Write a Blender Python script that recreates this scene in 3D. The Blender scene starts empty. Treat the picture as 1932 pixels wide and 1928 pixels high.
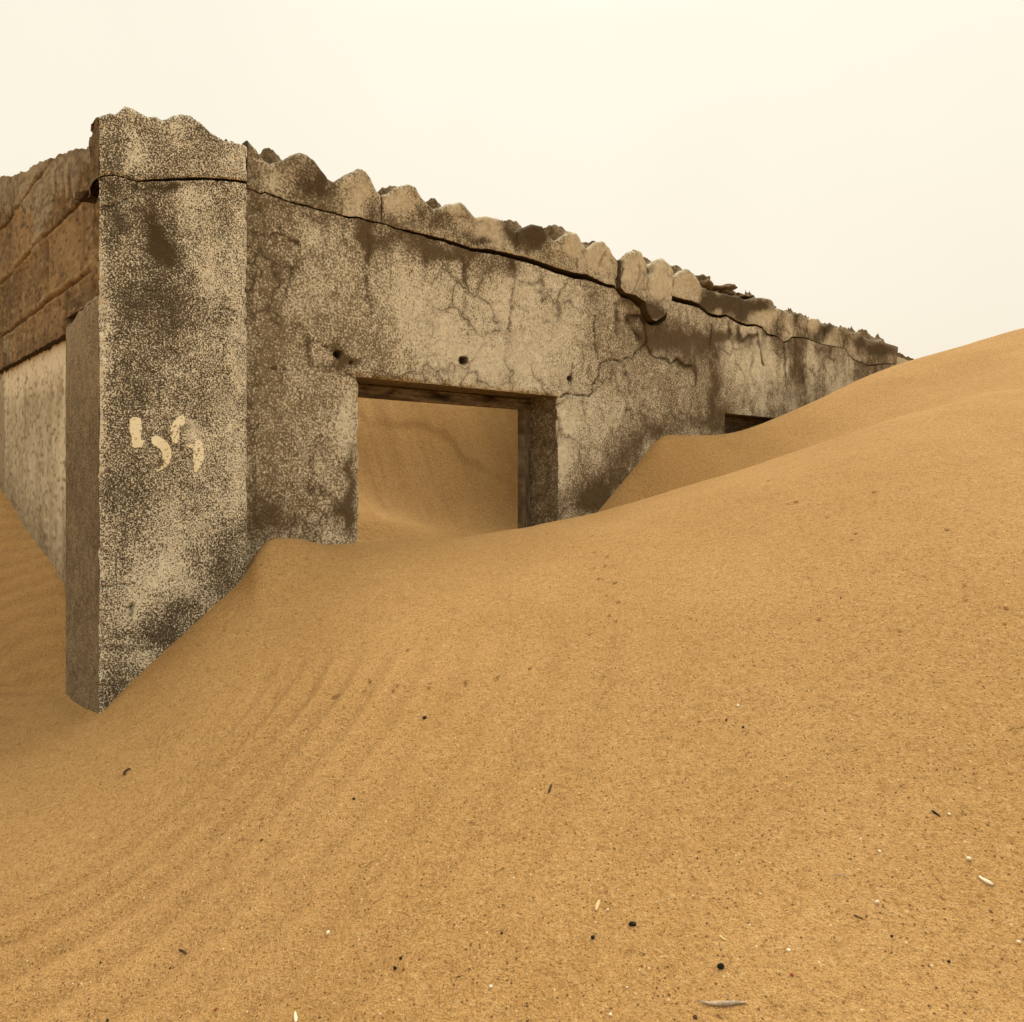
import bpy, math, random
import numpy as np

# ------------------------------------------------------------------ scene, camera, sky, sun
sc = bpy.context.scene
COL = sc.collection
H = 0.60                                   # eye height; the sand around the camera lies near z = 0
cam_d = bpy.data.cameras.new("camera")
cam = bpy.data.objects.new("camera", cam_d)
COL.objects.link(cam)
cam.location = (0, 0, H)
cam.rotation_euler = (math.radians(90), 0, 0)
cam_d.sensor_fit = 'HORIZONTAL'
cam_d.sensor_width = 36.0
cam_d.lens = 36.0 * 1362 / 1932
cam_d.shift_y = -(964 - 881) / 1932
cam_d.clip_start = 0.02
cam_d.clip_end = 2000
cam_d.dof.use_dof = True
cam_d.dof.focus_distance = 1.85
cam_d.dof.aperture_fstop = 20
sc.camera = cam

sc.view_settings.view_transform = 'Standard'
sc.view_settings.look = 'None'
sc.view_settings.exposure = 0.0
sc.view_settings.gamma = 1.0

SUN_DIR = np.array([0.28, 0.54, 0.79]); SUN_DIR /= np.linalg.norm(SUN_DIR)
sun_el = math.asin(SUN_DIR[2])
sun_az = math.atan2(SUN_DIR[0], SUN_DIR[1])
w = bpy.data.worlds.new("World"); sc.world = w; w.use_nodes = True
nt = w.node_tree; nt.nodes.clear()
out = nt.nodes.new('ShaderNodeOutputWorld')
bg = nt.nodes.new('ShaderNodeBackground'); bg.inputs[1].default_value = 0.1
sky = nt.nodes.new('ShaderNodeTexSky'); sky.sky_type = 'NISHITA'; sky.sun_disc = False
sky.sun_elevation = sun_el; sky.sun_rotation = sun_az; sky.dust_density = 6; sky.air_density = 1.0
hs = nt.nodes.new('ShaderNodeHueSaturation'); hs.inputs['Saturation'].default_value = 0.12
tc = nt.nodes.new('ShaderNodeTexCoord'); sp = nt.nodes.new('ShaderNodeSeparateXYZ')
rmp = nt.nodes.new('ShaderNodeValToRGB')     # dust laden overcast: paler overhead than near the horizon
rmp.color_ramp.elements[0].position = 0.0; rmp.color_ramp.elements[0].color = (0.49, 0.438, 0.355, 1)
rmp.color_ramp.elements[1].position = 1.0; rmp.color_ramp.elements[1].color = (0.95, 0.88, 0.735, 1)
e = rmp.color_ramp.elements.new(0.25); e.color = (0.503, 0.465, 0.384, 1)
e = rmp.color_ramp.elements.new(0.52); e.color = (0.512, 0.483, 0.405, 1)
mul = nt.nodes.new('ShaderNodeVectorMath'); mul.operation = 'SCALE'; mul.inputs['Scale'].default_value = 20.0
mx = nt.nodes.new('ShaderNodeMix'); mx.data_type = 'RGBA'; mx.inputs[0].default_value = 0.98
L = nt.links.new
L(tc.outputs['Generated'], sp.inputs[0]); L(sp.outputs['Z'], rmp.inputs[0]); L(rmp.outputs[0], mul.inputs[0])
cn = nt.nodes.new('ShaderNodeTexNoise'); cn.inputs['Scale'].default_value = 1.6; cn.inputs['Detail'].default_value = 3
cm = nt.nodes.new('ShaderNodeMapRange'); cm.inputs[1].default_value = 0.3; cm.inputs[2].default_value = 0.7; cm.inputs[3].default_value = 18.5; cm.inputs[4].default_value = 20.0
L(tc.outputs['Generated'], cn.inputs['Vector']); L(cn.outputs['Fac'], cm.inputs[0]); L(cm.outputs[0], mul.inputs['Scale'])
L(sky.outputs[0], hs.inputs['Color']); L(hs.outputs[0], mx.inputs[6]); L(mul.outputs[0], mx.inputs[7])
L(mx.outputs[2], bg.inputs[0]); L(bg.outputs[0], out.inputs[0])

sun_l = bpy.data.lights.new("sun", 'SUN'); sun_l.energy = 3.5; sun_l.angle = math.radians(34)
sun_l.color = (1.0, 0.93, 0.80)
sun = bpy.data.objects.new("sun", sun_l); COL.objects.link(sun)
from mathutils import Vector
sun.rotation_euler = Vector(SUN_DIR).to_track_quat('Z', 'Y').to_euler()
sun.location = (3, -3, 6)

# ------------------------------------------------------------------ geometry frame
F, XC, YH = 1362.0, 966.0, 881.0           # focal length, centre and horizon of the survey picture
D1 = np.array([2391 - XC, F]); D1 /= np.linalg.norm(D1)       # along the front wall
D2 = np.array([-D1[1], D1[0]])                                # into the building
C0 = np.array([-0.8675, 1.522])                               # outer corner of the pillar
C01, C02 = C0 @ D1, C0 @ D2
WF = 0.048                                                    # front wall face lies behind the pillar face

def uw(u, wv, z):
    u, wv, z = np.broadcast_arrays(np.asarray(u, float), np.asarray(wv, float), np.asarray(z, float))
    return np.stack([C0[0] + u * D1[0] + wv * D2[0], C0[1] + u * D1[1] + wv * D2[1], z], -1)
def proj(P):
    return XC + F * P[..., 0] / P[..., 1], YH - F * P[..., 2] / P[..., 1]
def on_front(x, y, w0):
    x = np.asarray(x, float); y = np.asarray(y, float)
    a = (x - XC) / F
    t = (C02 + w0) / (a * D2[0] + D2[1])
    return t * (a * D1[0] + D1[1]) - C01, (YH - y) / F * t
def on_side(x, y, u0):
    a = (np.asarray(x, float) - XC) / F
    t = (C01 + u0) / (a * D1[0] + D1[1])
    return t * (a * D2[0] + D2[1]) - C02, (YH - np.asarray(y, float)) / F * t

# ------------------------------------------------------------------ noise
def _hash(ix, iy, seed):
    h = (ix.astype(np.int64) * 374761393 + iy.astype(np.int64) * 668265263 + seed * 974711) & 0xFFFFFFFF
    h = ((h ^ (h >> 13)) * 1274126177) & 0xFFFFFFFF
    h = ((h ^ (h >> 16)) * 2246822519) & 0xFFFFFFFF
    return ((h ^ (h >> 15)) & 0xFFFFFF) / float(0xFFFFFF)
def vnoise(x, y, seed=0):
    x = np.asarray(x, float); y = np.asarray(y, float)
    x, y = np.broadcast_arrays(x, y)
    ix = np.floor(x); iy = np.floor(y); fx = x - ix; fy = y - iy
    fx = fx * fx * fx * (fx * (fx * 6 - 15) + 10); fy = fy * fy * fy * (fy * (fy * 6 - 15) + 10)
    a = _hash(ix, iy, seed); b = _hash(ix + 1, iy, seed); c = _hash(ix, iy + 1, seed); d = _hash(ix + 1, iy + 1, seed)
    return (a * (1 - fx) + b * fx) * (1 - fy) + (c * (1 - fx) + d * fx) * fy
def fbm(x, y, seed=0, octv=4, gain=0.5):
    s = 0; amp = 1; tot = 0
    for k in range(octv):
        s = s + amp * vnoise(np.asarray(x) * 2 ** k + 17.3 * k, np.asarray(y) * 2 ** k - 9.1 * k, seed + k)
        tot += amp; amp *= gain
    return s / tot * 2 - 1                  # about -1..1
def sstep(a, b, x):
    t = np.clip((x - a) / (b - a), 0, 1); return t * t * (3 - 2 * t)

# ------------------------------------------------------------------ mesh builder
class MB:
    def __init__(s): s.v = []; s.f = []; s.m = []; s.n = 0; s.at = {}
    def _attrs(s, n, attrs):
        for k in set(list(s.at) + list(attrs or {})):
            lst = s.at.setdefault(k, [np.zeros(s.n)])
            a = (attrs or {}).get(k)
            lst.append(np.zeros(n) if a is None else np.broadcast_to(np.asarray(a, float), n if np.ndim(a) == 0 else np.shape(a)).ravel())
    def grid(s, P, attrs=None, mat=0):
        n, m = P.shape[:2]
        idx = np.arange(n * m).reshape(n, m) + s.n
        q = np.stack([idx[:-1, :-1], idx[1:, :-1], idx[1:, 1:], idx[:-1, 1:]], -1).reshape(-1, 4)
        s._attrs(n * m, attrs)
        s.v.append(P.reshape(-1, 3)); s.f.append(q); s.m.append(np.full(len(q), mat)); s.n += n * m
    def box(s, u0, u1, w0, w1, z0, z1, mat=0, attrs=None):
        for (A, B, Cc, Dd) in (((u0,w0,z0),(u1,w0,z0),(u1,w0,z1),(u0,w0,z1)), ((u1,w1,z0),(u0,w1,z0),(u0,w1,z1),(u1,w1,z1)),
                               ((u0,w1,z0),(u0,w0,z0),(u0,w0,z1),(u0,w1,z1)), ((u1,w0,z0),(u1,w1,z0),(u1,w1,z1),(u1,w0,z1)),
                               ((u0,w0,z1),(u1,w0,z1),(u1,w1,z1),(u0,w1,z1)), ((u0,w1,z0),(u1,w1,z0),(u1,w0,z0),(u0,w0,z0))):
            P = np.array([[uw(*A), uw(*Dd)], [uw(*B), uw(*Cc)]])
            s.grid(P, attrs, mat)
    def build(s, name, mats, parent=None, smooth=True, origin=None):
        V = np.concatenate(s.v).copy(); V[:, 2] += H
        if origin is None: origin = np.array(ORIGIN) if parent is not None else V.mean(0) * 0
        V -= np.asarray(origin)
        Fq = np.concatenate(s.f)
        me = bpy.data.meshes.new(name)
        me.vertices.add(len(V)); me.vertices.foreach_set('co', V.astype(np.float32).ravel())
        me.loops.add(Fq.size); me.loops.foreach_set('vertex_index', Fq.astype(np.int32).ravel())
        me.polygons.add(len(Fq)); me.polygons.foreach_set('loop_start', np.arange(0, Fq.size, 4, dtype=np.int32))
        me.polygons.foreach_set('material_index', np.concatenate(s.m).astype(np.int32))
        me.polygons.foreach_set('use_smooth', np.full(len(Fq), bool(smooth)))
        for mt in (mats if isinstance(mats, (list, tuple)) else [mats]): me.materials.append(mt)
        for k, lst in s.at.items():
            a = me.attributes.new(k, 'FLOAT', 'POINT'); a.data.foreach_set('value', np.concatenate(lst).astype(np.float32))
        me.update(calc_edges=True); me.validate()
        o = bpy.data.objects.new(name, me); COL.objects.link(o)
        if parent is not None: o.parent = parent
        else: o.location = origin
        return o
ORIGIN = (C0[0], C0[1], 0.0)

def tag(o, label=None, cat=None, group=None, kind=None):
    if label: o['label'] = label
    if cat: o['category'] = cat
    if group: o['group'] = group
    if kind: o['kind'] = kind
    return o

# ------------------------------------------------------------------ materials
def new_mat(name):
    m = bpy.data.materials.new(name); m.use_nodes = True
    n = m.node_tree; n.nodes.clear()
    o = n.nodes.new('ShaderNodeOutputMaterial'); b = n.nodes.new('ShaderNodeBsdfPrincipled')
    n.links.new(b.outputs[0], o.inputs[0])
    b.inputs['Roughness'].default_value = 0.95
    b.inputs['Specular IOR Level'].default_value = 0.15
    return m, n, b
class NG:
    def __init__(s, n): s.n = n; s.co = n.nodes.new('ShaderNodeTexCoord').outputs['Object']
    def l(s, a, b):
        if hasattr(a, 'is_output'): s.n.links.new(a, b)
        else: b.default_value = a
    def noise(s, scale, detail=2, rough=0.5, vec=None, dist=0.0):
        x = s.n.nodes.new('ShaderNodeTexNoise'); x.inputs['Scale'].default_value = scale
        x.inputs['Detail'].default_value = detail; x.inputs['Roughness'].default_value = rough
        x.inputs['Distortion'].default_value = dist
        s.l(vec or s.co, x.inputs['Vector']); return x.outputs['Fac']
    def stretch(s, v):
        x = s.n.nodes.new('ShaderNodeVectorMath'); x.operation = 'MULTIPLY'; s.l(s.co, x.inputs[0]); x.inputs[1].default_value = v
        return x.outputs[0]
    def attr(s, name):
        x = s.n.nodes.new('ShaderNodeAttribute'); x.attribute_name = name; return x.outputs['Fac']
    def math(s, op, a, b=0.0, c=None, clamp=False):
        x = s.n.nodes.new('ShaderNodeMath'); x.operation = op; x.use_clamp = clamp
        s.l(a, x.inputs[0]); s.l(b, x.inputs[1])
        if c is not None: s.l(c, x.inputs[2])
        return x.outputs[0]
    def rng(s, v, a, b, c=0.0, d=1.0):
        x = s.n.nodes.new('ShaderNodeMapRange'); x.interpolation_type = 'SMOOTHSTEP'
        s.l(v, x.inputs[0]); x.inputs[1].default_value = a; x.inputs[2].default_value = b
        x.inputs[3].default_value = c; x.inputs[4].default_value = d; return x.outputs[0]
    def mix(s, f, a, b):
        x = s.n.nodes.new('ShaderNodeMix'); x.data_type = 'RGBA'
        s.l(f, x.inputs[0])
        for v, i in ((a, 6), (b, 7)):
            if isinstance(v, tuple): x.inputs[i].default_value = (*v, 1)
            else: s.n.links.new(v, x.inputs[i])
        return x.outputs[2]
    def bump(s, h, strength, dist, nrm=None):
        x = s.n.nodes.new('ShaderNodeBump'); x.inputs['Strength'].default_value = strength; x.inputs['Distance'].default_value = dist
        s.l(h, x.inputs['Height'])
        if nrm is not None: s.n.links.new(nrm, x.inputs['Normal'])
        return x.outputs[0]

def plaster(name, dark, mid, light, stain_c, speck=150, sharp=0.035, gain=0.55, bias=0.0, bumpd=0.004, patch=0.3, web=0.0, fl=1.0):
    """old roughcast: flecks of light paint left on a darker render, worn more or less by the 'paint' map"""
    m, n, b = new_mat(name); g = NG(n)
    nf = g.noise(speck, 3, 0.62); nm = g.noise(14, 5, 0.6); nb = g.noise(45, 4, 0.6)
    p = g.attr('paint')
    d = g.math('ADD', g.math('MULTIPLY', p, gain), bias)
    d = g.math('ADD', d, g.math('MULTIPLY_ADD', nm, patch, -patch / 2))
    d = g.math('ADD', d, g.math('MULTIPLY_ADD', nb, patch * .8, -patch * .4))
    v = g.math('ADD', nf, g.math('MULTIPLY', d, 0.5))
    fleck = g.rng(v, 0.53 - sharp, 0.53 + sharp)
    base = g.mix(g.rng(g.math('ADD', nb, g.math('MULTIPLY', d, 0.6)), 0.3, 0.75), dark, mid)
    grit = g.noise(speck * 2.6, 2, 0.6)
    base = g.mix(g.rng(grit, 0.56, 0.72, 0, 0.55), base, light)
    lt = g.mix(g.rng(g.noise(60, 3, 0.6), 0.3, 0.75), light, tuple(c * 0.72 for c in light))
    col = g.mix(g.math('MULTIPLY', fleck, fl), base, lt)
    st = g.attr('stain')
    if web > 0:
        wv_ = n.nodes.new('ShaderNodeTexVoronoi'); wv_.feature = 'DISTANCE_TO_EDGE'; wv_.inputs['Scale'].default_value = 5.5
        nz = n.nodes.new('ShaderNodeTexNoise'); nz.inputs['Scale'].default_value = 11; nz.inputs['Detail'].default_value = 4
        g.l(g.co, nz.inputs['Vector'])
        va = n.nodes.new('ShaderNodeVectorMath'); va.operation = 'MULTIPLY_ADD'; g.l(nz.outputs['Color'], va.inputs[0]); va.inputs[1].default_value = (.16, .16, .16); g.l(g.co, va.inputs[2])
        g.l(va.outputs[0], wv_.inputs['Vector'])
        msk = g.rng(g.noise(3.1, 3, 0.6), 0.42, 0.62)
        hair = g.math('MULTIPLY', g.rng(wv_.outputs['Distance'], 0.016, 0.003), g.math('MULTIPLY', msk, g.rng(nf, .35, .6, .4, 1)))
        halo = g.math('MULTIPLY', g.rng(wv_.outputs['Distance'], 0.10, 0.0), msk)
        col = g.mix(g.math('MULTIPLY', halo, web * .42), col, stain_c)
        col = g.mix(g.math('MULTIPLY', hair, web * .85), col, (0.035, 0.023, 0.012))
    st2 = g.rng(g.math('ADD', st, g.math('ADD', g.math('MULTIPLY_ADD', nf, -0.9, 0.45), g.math('MULTIPLY_ADD', nb, -0.5, 0.25))), 0.08, 0.98, 0, 0.95)
    st2 = g.math('MULTIPLY', st2, g.rng(st, 0.0, 0.12))
    col = g.mix(st2, col, stain_c)
    cr = g.attr('crack')
    col = g.mix(g.math('MULTIPLY', cr, 0.93, clamp=True), col, (0.022, 0.014, 0.007))
    n.links.new(col, b.inputs['Base Color'])
    hgt = g.math('ADD', g.math('MULTIPLY', nf, 1.0), g.math('MULTIPLY', fleck, 0.12))
    hgt = g.math('SUBTRACT', hgt, g.math('MULTIPLY', cr, 0.8))
    nr = g.bump(hgt, 0.6, bumpd)
    nr = g.bump(nb, 0.18, 0.010, nr)
    n.links.new(nr, b.inputs['Normal'])
    return m

M_pillar = plaster('speckled_plaster', (0.062, 0.046, 0.026), (0.125, 0.094, 0.055), (0.84, 0.765, 0.585), (0.072, 0.048, 0.022), speck=310, sharp=0.06, gain=0.55, bias=-0.30, patch=0.24)
M_wall = plaster('weathered_plaster', (0.155, 0.115, 0.065), (0.240, 0.188, 0.115), (0.80, 0.72, 0.545), (0.095, 0.064, 0.031), speck=190, sharp=0.08, gain=0.66, bias=-0.28, patch=0.34, web=1.0, fl=0.84)
M_beam = plaster('beam_mortar', (0.125, 0.092, 0.052), (0.245, 0.19, 0.117), (0.62, 0.54, 0.385), (0.075, 0.051, 0.026), speck=170, sharp=0.13, gain=1.0, bias=-0.38, patch=0.45, web=0.7)
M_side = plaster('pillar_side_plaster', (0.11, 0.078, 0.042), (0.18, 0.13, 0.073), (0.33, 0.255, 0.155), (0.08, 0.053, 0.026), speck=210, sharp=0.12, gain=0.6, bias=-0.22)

def rubble_mat():
    m, n, b = new_mat('broken_mortar'); g = NG(n)
    n1 = g.noise(40, 6, 0.7); n2 = g.noise(180, 3, 0.6)
    col = g.mix(g.rng(n1, 0.32, 0.68), (0.075, 0.047, 0.022), (0.24, 0.16, 0.078))
    col = g.mix(g.rng(n2, 0.55, 0.75, 0, 0.7), col, (0.36, 0.26, 0.14))
    n.links.new(col, b.inputs['Base Color'])
    n.links.new(g.bump(g.math('ADD', n1, g.math('MULTIPLY', n2, 0.4)), 0.9, 0.02), b.inputs['Normal'])
    return m
M_rubble = rubble_mat()

def block_mat():
    m, n, b = new_mat('bare_sand_block'); g = NG(n)
    gr = g.attr('grain'); gl = g.attr('tone'); n2 = g.noise(160, 3, 0.65)
    col = g.mix(g.rng(gl, 0.25, 0.75), (0.135, 0.083, 0.036), (0.265, 0.172, 0.079))
    col = g.mix(g.rng(gr, 0.56, 0.80, 0, 0.65), col, (0.36, 0.245, 0.12))
    col = g.mix(g.rng(gr, 0.44, 0.24, 0, 0.75), col, (0.070, 0.042, 0.019))
    cem = g.attr('paint')
    gcol = g.mix(g.rng(g.math('ADD', g.math('MULTIPLY', gr, .6), g.math('MULTIPLY', gl, .4)), 0.32, 0.68), (0.165, 0.122, 0.072), (0.335, 0.262, 0.162))
    col = g.mix(g.rng(g.math('ADD', cem, g.math('MULTIPLY_ADD', gr, .8, -.4)), 0.35, 0.65), col, gcol)
    col = g.mix(g.math('MULTIPLY', g.attr('stain'), 0.85, clamp=True), col, (0.050, 0.030, 0.014))
    n.links.new(col, b.inputs['Base Color'])
    n.links.new(g.bump(n2, 0.7, 0.006), b.inputs['Normal'])
    return m
M_block = block_mat()

def dado_mat():
    m, n, b = new_mat('white_wall_paint'); g = NG(n)
    gr = g.attr('grain'); gl = g.attr('tone'); n2 = g.noise(190, 3, 0.6)
    p = g.math('ADD', g.attr('paint'), g.math('MULTIPLY_ADD', gl, 0.8, -0.4))
    p = g.math('ADD', p, g.math('MULTIPLY_ADD', gr, 0.7, -0.35))
    col = g.mix(g.rng(p, 0.0, 1.15), (0.30, 0.238, 0.150), (0.70, 0.605, 0.435))
    col = g.mix(g.rng(gr, 0.40, 0.22, 0, 0.6), col, (0.16, 0.115, 0.065))
    col = g.mix(g.math('MULTIPLY', g.attr('stain'), 0.8, clamp=True), col, (0.11, 0.077, 0.042))
    n.links.new(col, b.inputs['Base Color'])
    n.links.new(g.bump(n2, 0.5, 0.004), b.inputs['Normal'])
    return m
M_dado = dado_mat()

def wood_mat():
    m, n, b = new_mat('grey_weathered_wood'); g = NG(n)
    # grain runs along the boards: the head board along the wall, the jambs upwards
    n1 = g.noise(22, 5, 0.6); n2 = g.attr('paint')
    col = g.mix(g.rng(n2, 0.3, 0.7), (0.085, 0.060, 0.034), (0.215, 0.165, 0.105))
    col = g.mix(g.rng(n1, 0.55, 0.8, 0, 0.35), col, (0.06, 0.037, 0.018))
    col = g.mix(g.math('MULTIPLY', g.attr('stain'), 0.95, clamp=True), col, (0.022, 0.010, 0.005))
    n.links.new(col, b.inputs['Base Color']); b.inputs['Roughness'].default_value = 0.8
    n.links.new(g.bump(n2, 0.5, 0.003), b.inputs['Normal'])
    return m
M_wood = wood_mat()

def paint_mat():
    m, n, b = new_mat('cream_paint'); g = NG(n)
    n1 = g.noise(25, 4, 0.6, g.stretch((1, 1, 0.3))); n2 = g.noise(170, 3, 0.6)
    col = g.mix(g.rng(n1, 0.4, 0.7), (0.90, 0.83, 0.60), (0.82, 0.70, 0.45))
    col = g.mix(g.rng(g.math('ADD', n2, g.math('MULTIPLY_ADD', g.noise(30, 3, .6), .5, -.25)), 0.55, 0.66, 0, 0.85), col, (0.20, 0.145, 0.08))
    n.links.new(col, b.inputs['Base Color']); b.inputs['Roughness'].default_value = 0.85
    n.links.new(g.bump(n2, 0.5, 0.003), b.inputs['Normal'])
    return m
M_paint = paint_mat()

def sand_mat():
    m, n, b = new_mat('desert_sand'); g = NG(n)
    g1 = g.noise(900, 2, 0.6); g2 = g.noise(220, 3, 0.95); g3 = g.noise(420, 2, 0.8); g4 = g.noise(3.0, 4, 0.55); g5 = g.noise(22, 4, 0.6)
    col = g.mix(g.rng(g4, 0.3, 0.7), (0.500, 0.286, 0.101), (0.555, 0.326, 0.125))
    col = g.mix(g.rng(g2, 0.46, 0.32, 0, 0.75), col, (0.20, 0.098, 0.028))
    col = g.mix(g.rng(g2, 0.52, 0.68, 0, 0.65), col, (0.68, 0.47, 0.215))
    g6 = g.noise(90, 3, 0.8)
    col = g.mix(g.rng(g6, 0.47, 0.33, 0, 0.34), col, (0.20, 0.100, 0.030))
    col = g.mix(g.rng(g6, 0.54, 0.70, 0, 0.40), col, (0.70, 0.48, 0.22))
    col = g.mix(g.rng(g5, 0.5, 0.78, 0, 0.22), col, (0.30, 0.165, 0.055))
    col = g.mix(g.rng(g3, 0.44, 0.28, 0, 0.88), col, (0.13, 0.064, 0.022))
    co = g.attr('coarse_shade')
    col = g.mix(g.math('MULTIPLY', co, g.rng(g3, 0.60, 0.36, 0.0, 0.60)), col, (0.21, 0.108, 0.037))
    col = g.mix(g.rng(g1, 0.61, 0.72, 0, 0.85), col, (0.09, 0.045, 0.016))
    col = g.mix(g.rng(g1, 0.30, 0.22, 0, 0.8), col, (0.78, 0.60, 0.36))
    vor = n.nodes.new('ShaderNodeTexVoronoi'); vor.inputs['Scale'].default_value = 210; g.l(g.co, vor.inputs['Vector'])
    sep = n.nodes.new('ShaderNodeSeparateColor'); n.links.new(vor.outputs['Color'], sep.inputs[0])
    sp1 = g.math('MULTIPLY', g.rng(sep.outputs[0], 0.84, 0.88), g.rng(vor.outputs['Distance'], 0.36, 0.18))
    col = g.mix(g.math('MULTIPLY', sp1, 0.8), col, (0.07, 0.032, 0.014))
    sp2 = g.math('MULTIPLY', g.rng(sep.outputs[1], 0.97, 0.98), g.rng(vor.outputs['Distance'], 0.3, 0.16))
    col = g.mix(g.math('MULTIPLY', sp2, 0.8), col, (0.80, 0.66, 0.42))
    n.links.new(col, b.inputs['Base Color']); b.inputs['Specular IOR Level'].default_value = 0.1
    hgt = g.math('ADD', g.math('MULTIPLY', g2, 1.0), g.math('MULTIPLY', g3, 0.5))
    hgt = g.math('ADD', hgt, g.math('MULTIPLY', g1, 0.35))
    hgt = g.math('ADD', hgt, g.math('MULTIPLY', g6, 1.0))
    n.links.new(g.bump(hgt, 0.9, 0.0062), b.inputs['Normal'])
    return m
M_sand = sand_mat()

def simple_mat(name, c1, c2, scale=300, rough=0.7):
    m, n, b = new_mat(name); g = NG(n)
    n1 = g.noise(scale, 4, 0.65)
    n.links.new(g.mix(g.rng(n1, 0.35, 0.7), c1, c2), b.inputs['Base Color']); b.inputs['Roughness'].default_value = rough
    n.links.new(g.bump(n1, 0.6, 0.001), b.inputs['Normal'])
    return m
M_black = simple_mat('black_stone', (0.006, 0.005, 0.004), (0.02, 0.015, 0.011))
M_white = simple_mat('bleached_shell', (0.78, 0.68, 0.52), (0.62, 0.50, 0.33))
M_red = simple_mat('red_chip', (0.20, 0.045, 0.018), (0.30, 0.08, 0.03))
M_brown = simple_mat('brown_twig', (0.045, 0.022, 0.011), (0.10, 0.05, 0.026))
M_straw = simple_mat('pale_straw', (0.66, 0.50, 0.26), (0.5, 0.34, 0.15))
M_drift = simple_mat('grey_driftwood', (0.42, 0.33, 0.235), (0.22, 0.16, 0.105), 120)

# ------------------------------------------------------------------ sand: one sheet out to the horizon
def pchip(xk, yk, x):
    xk = np.asarray(xk, float); yk = np.asarray(yk, float)
    h = np.diff(xk); dl = np.diff(yk) / h
    d = np.zeros_like(yk)
    m = dl[:-1] * dl[1:] > 0
    w1 = 2 * h[1:] + h[:-1]; w2 = h[1:] + 2 * h[:-1]
    with np.errstate(divide='ignore', invalid='ignore'):
        hm = (w1 + w2) / (w1 / dl[:-1] + w2 / dl[1:])
    d[1:-1] = np.where(m, hm, 0); d[0] = dl[0]; d[-1] = dl[-1]
    i = np.clip(np.searchsorted(xk, x) - 1, 0, len(h) - 1)
    t = np.clip((x - xk[i]) / h[i], 0, 1)
    h00 = (1 + 2 * t) * (1 - t) ** 2; h10 = t * (1 - t) ** 2; h01 = t * t * (3 - 2 * t); h11 = t * t * (t - 1)
    return h00 * yk[i] + h10 * h[i] * d[i] + h01 * yk[i + 1] + h11 * h[i] * d[i + 1]

def Y(y, t): return (YH - y) / F * t
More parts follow.
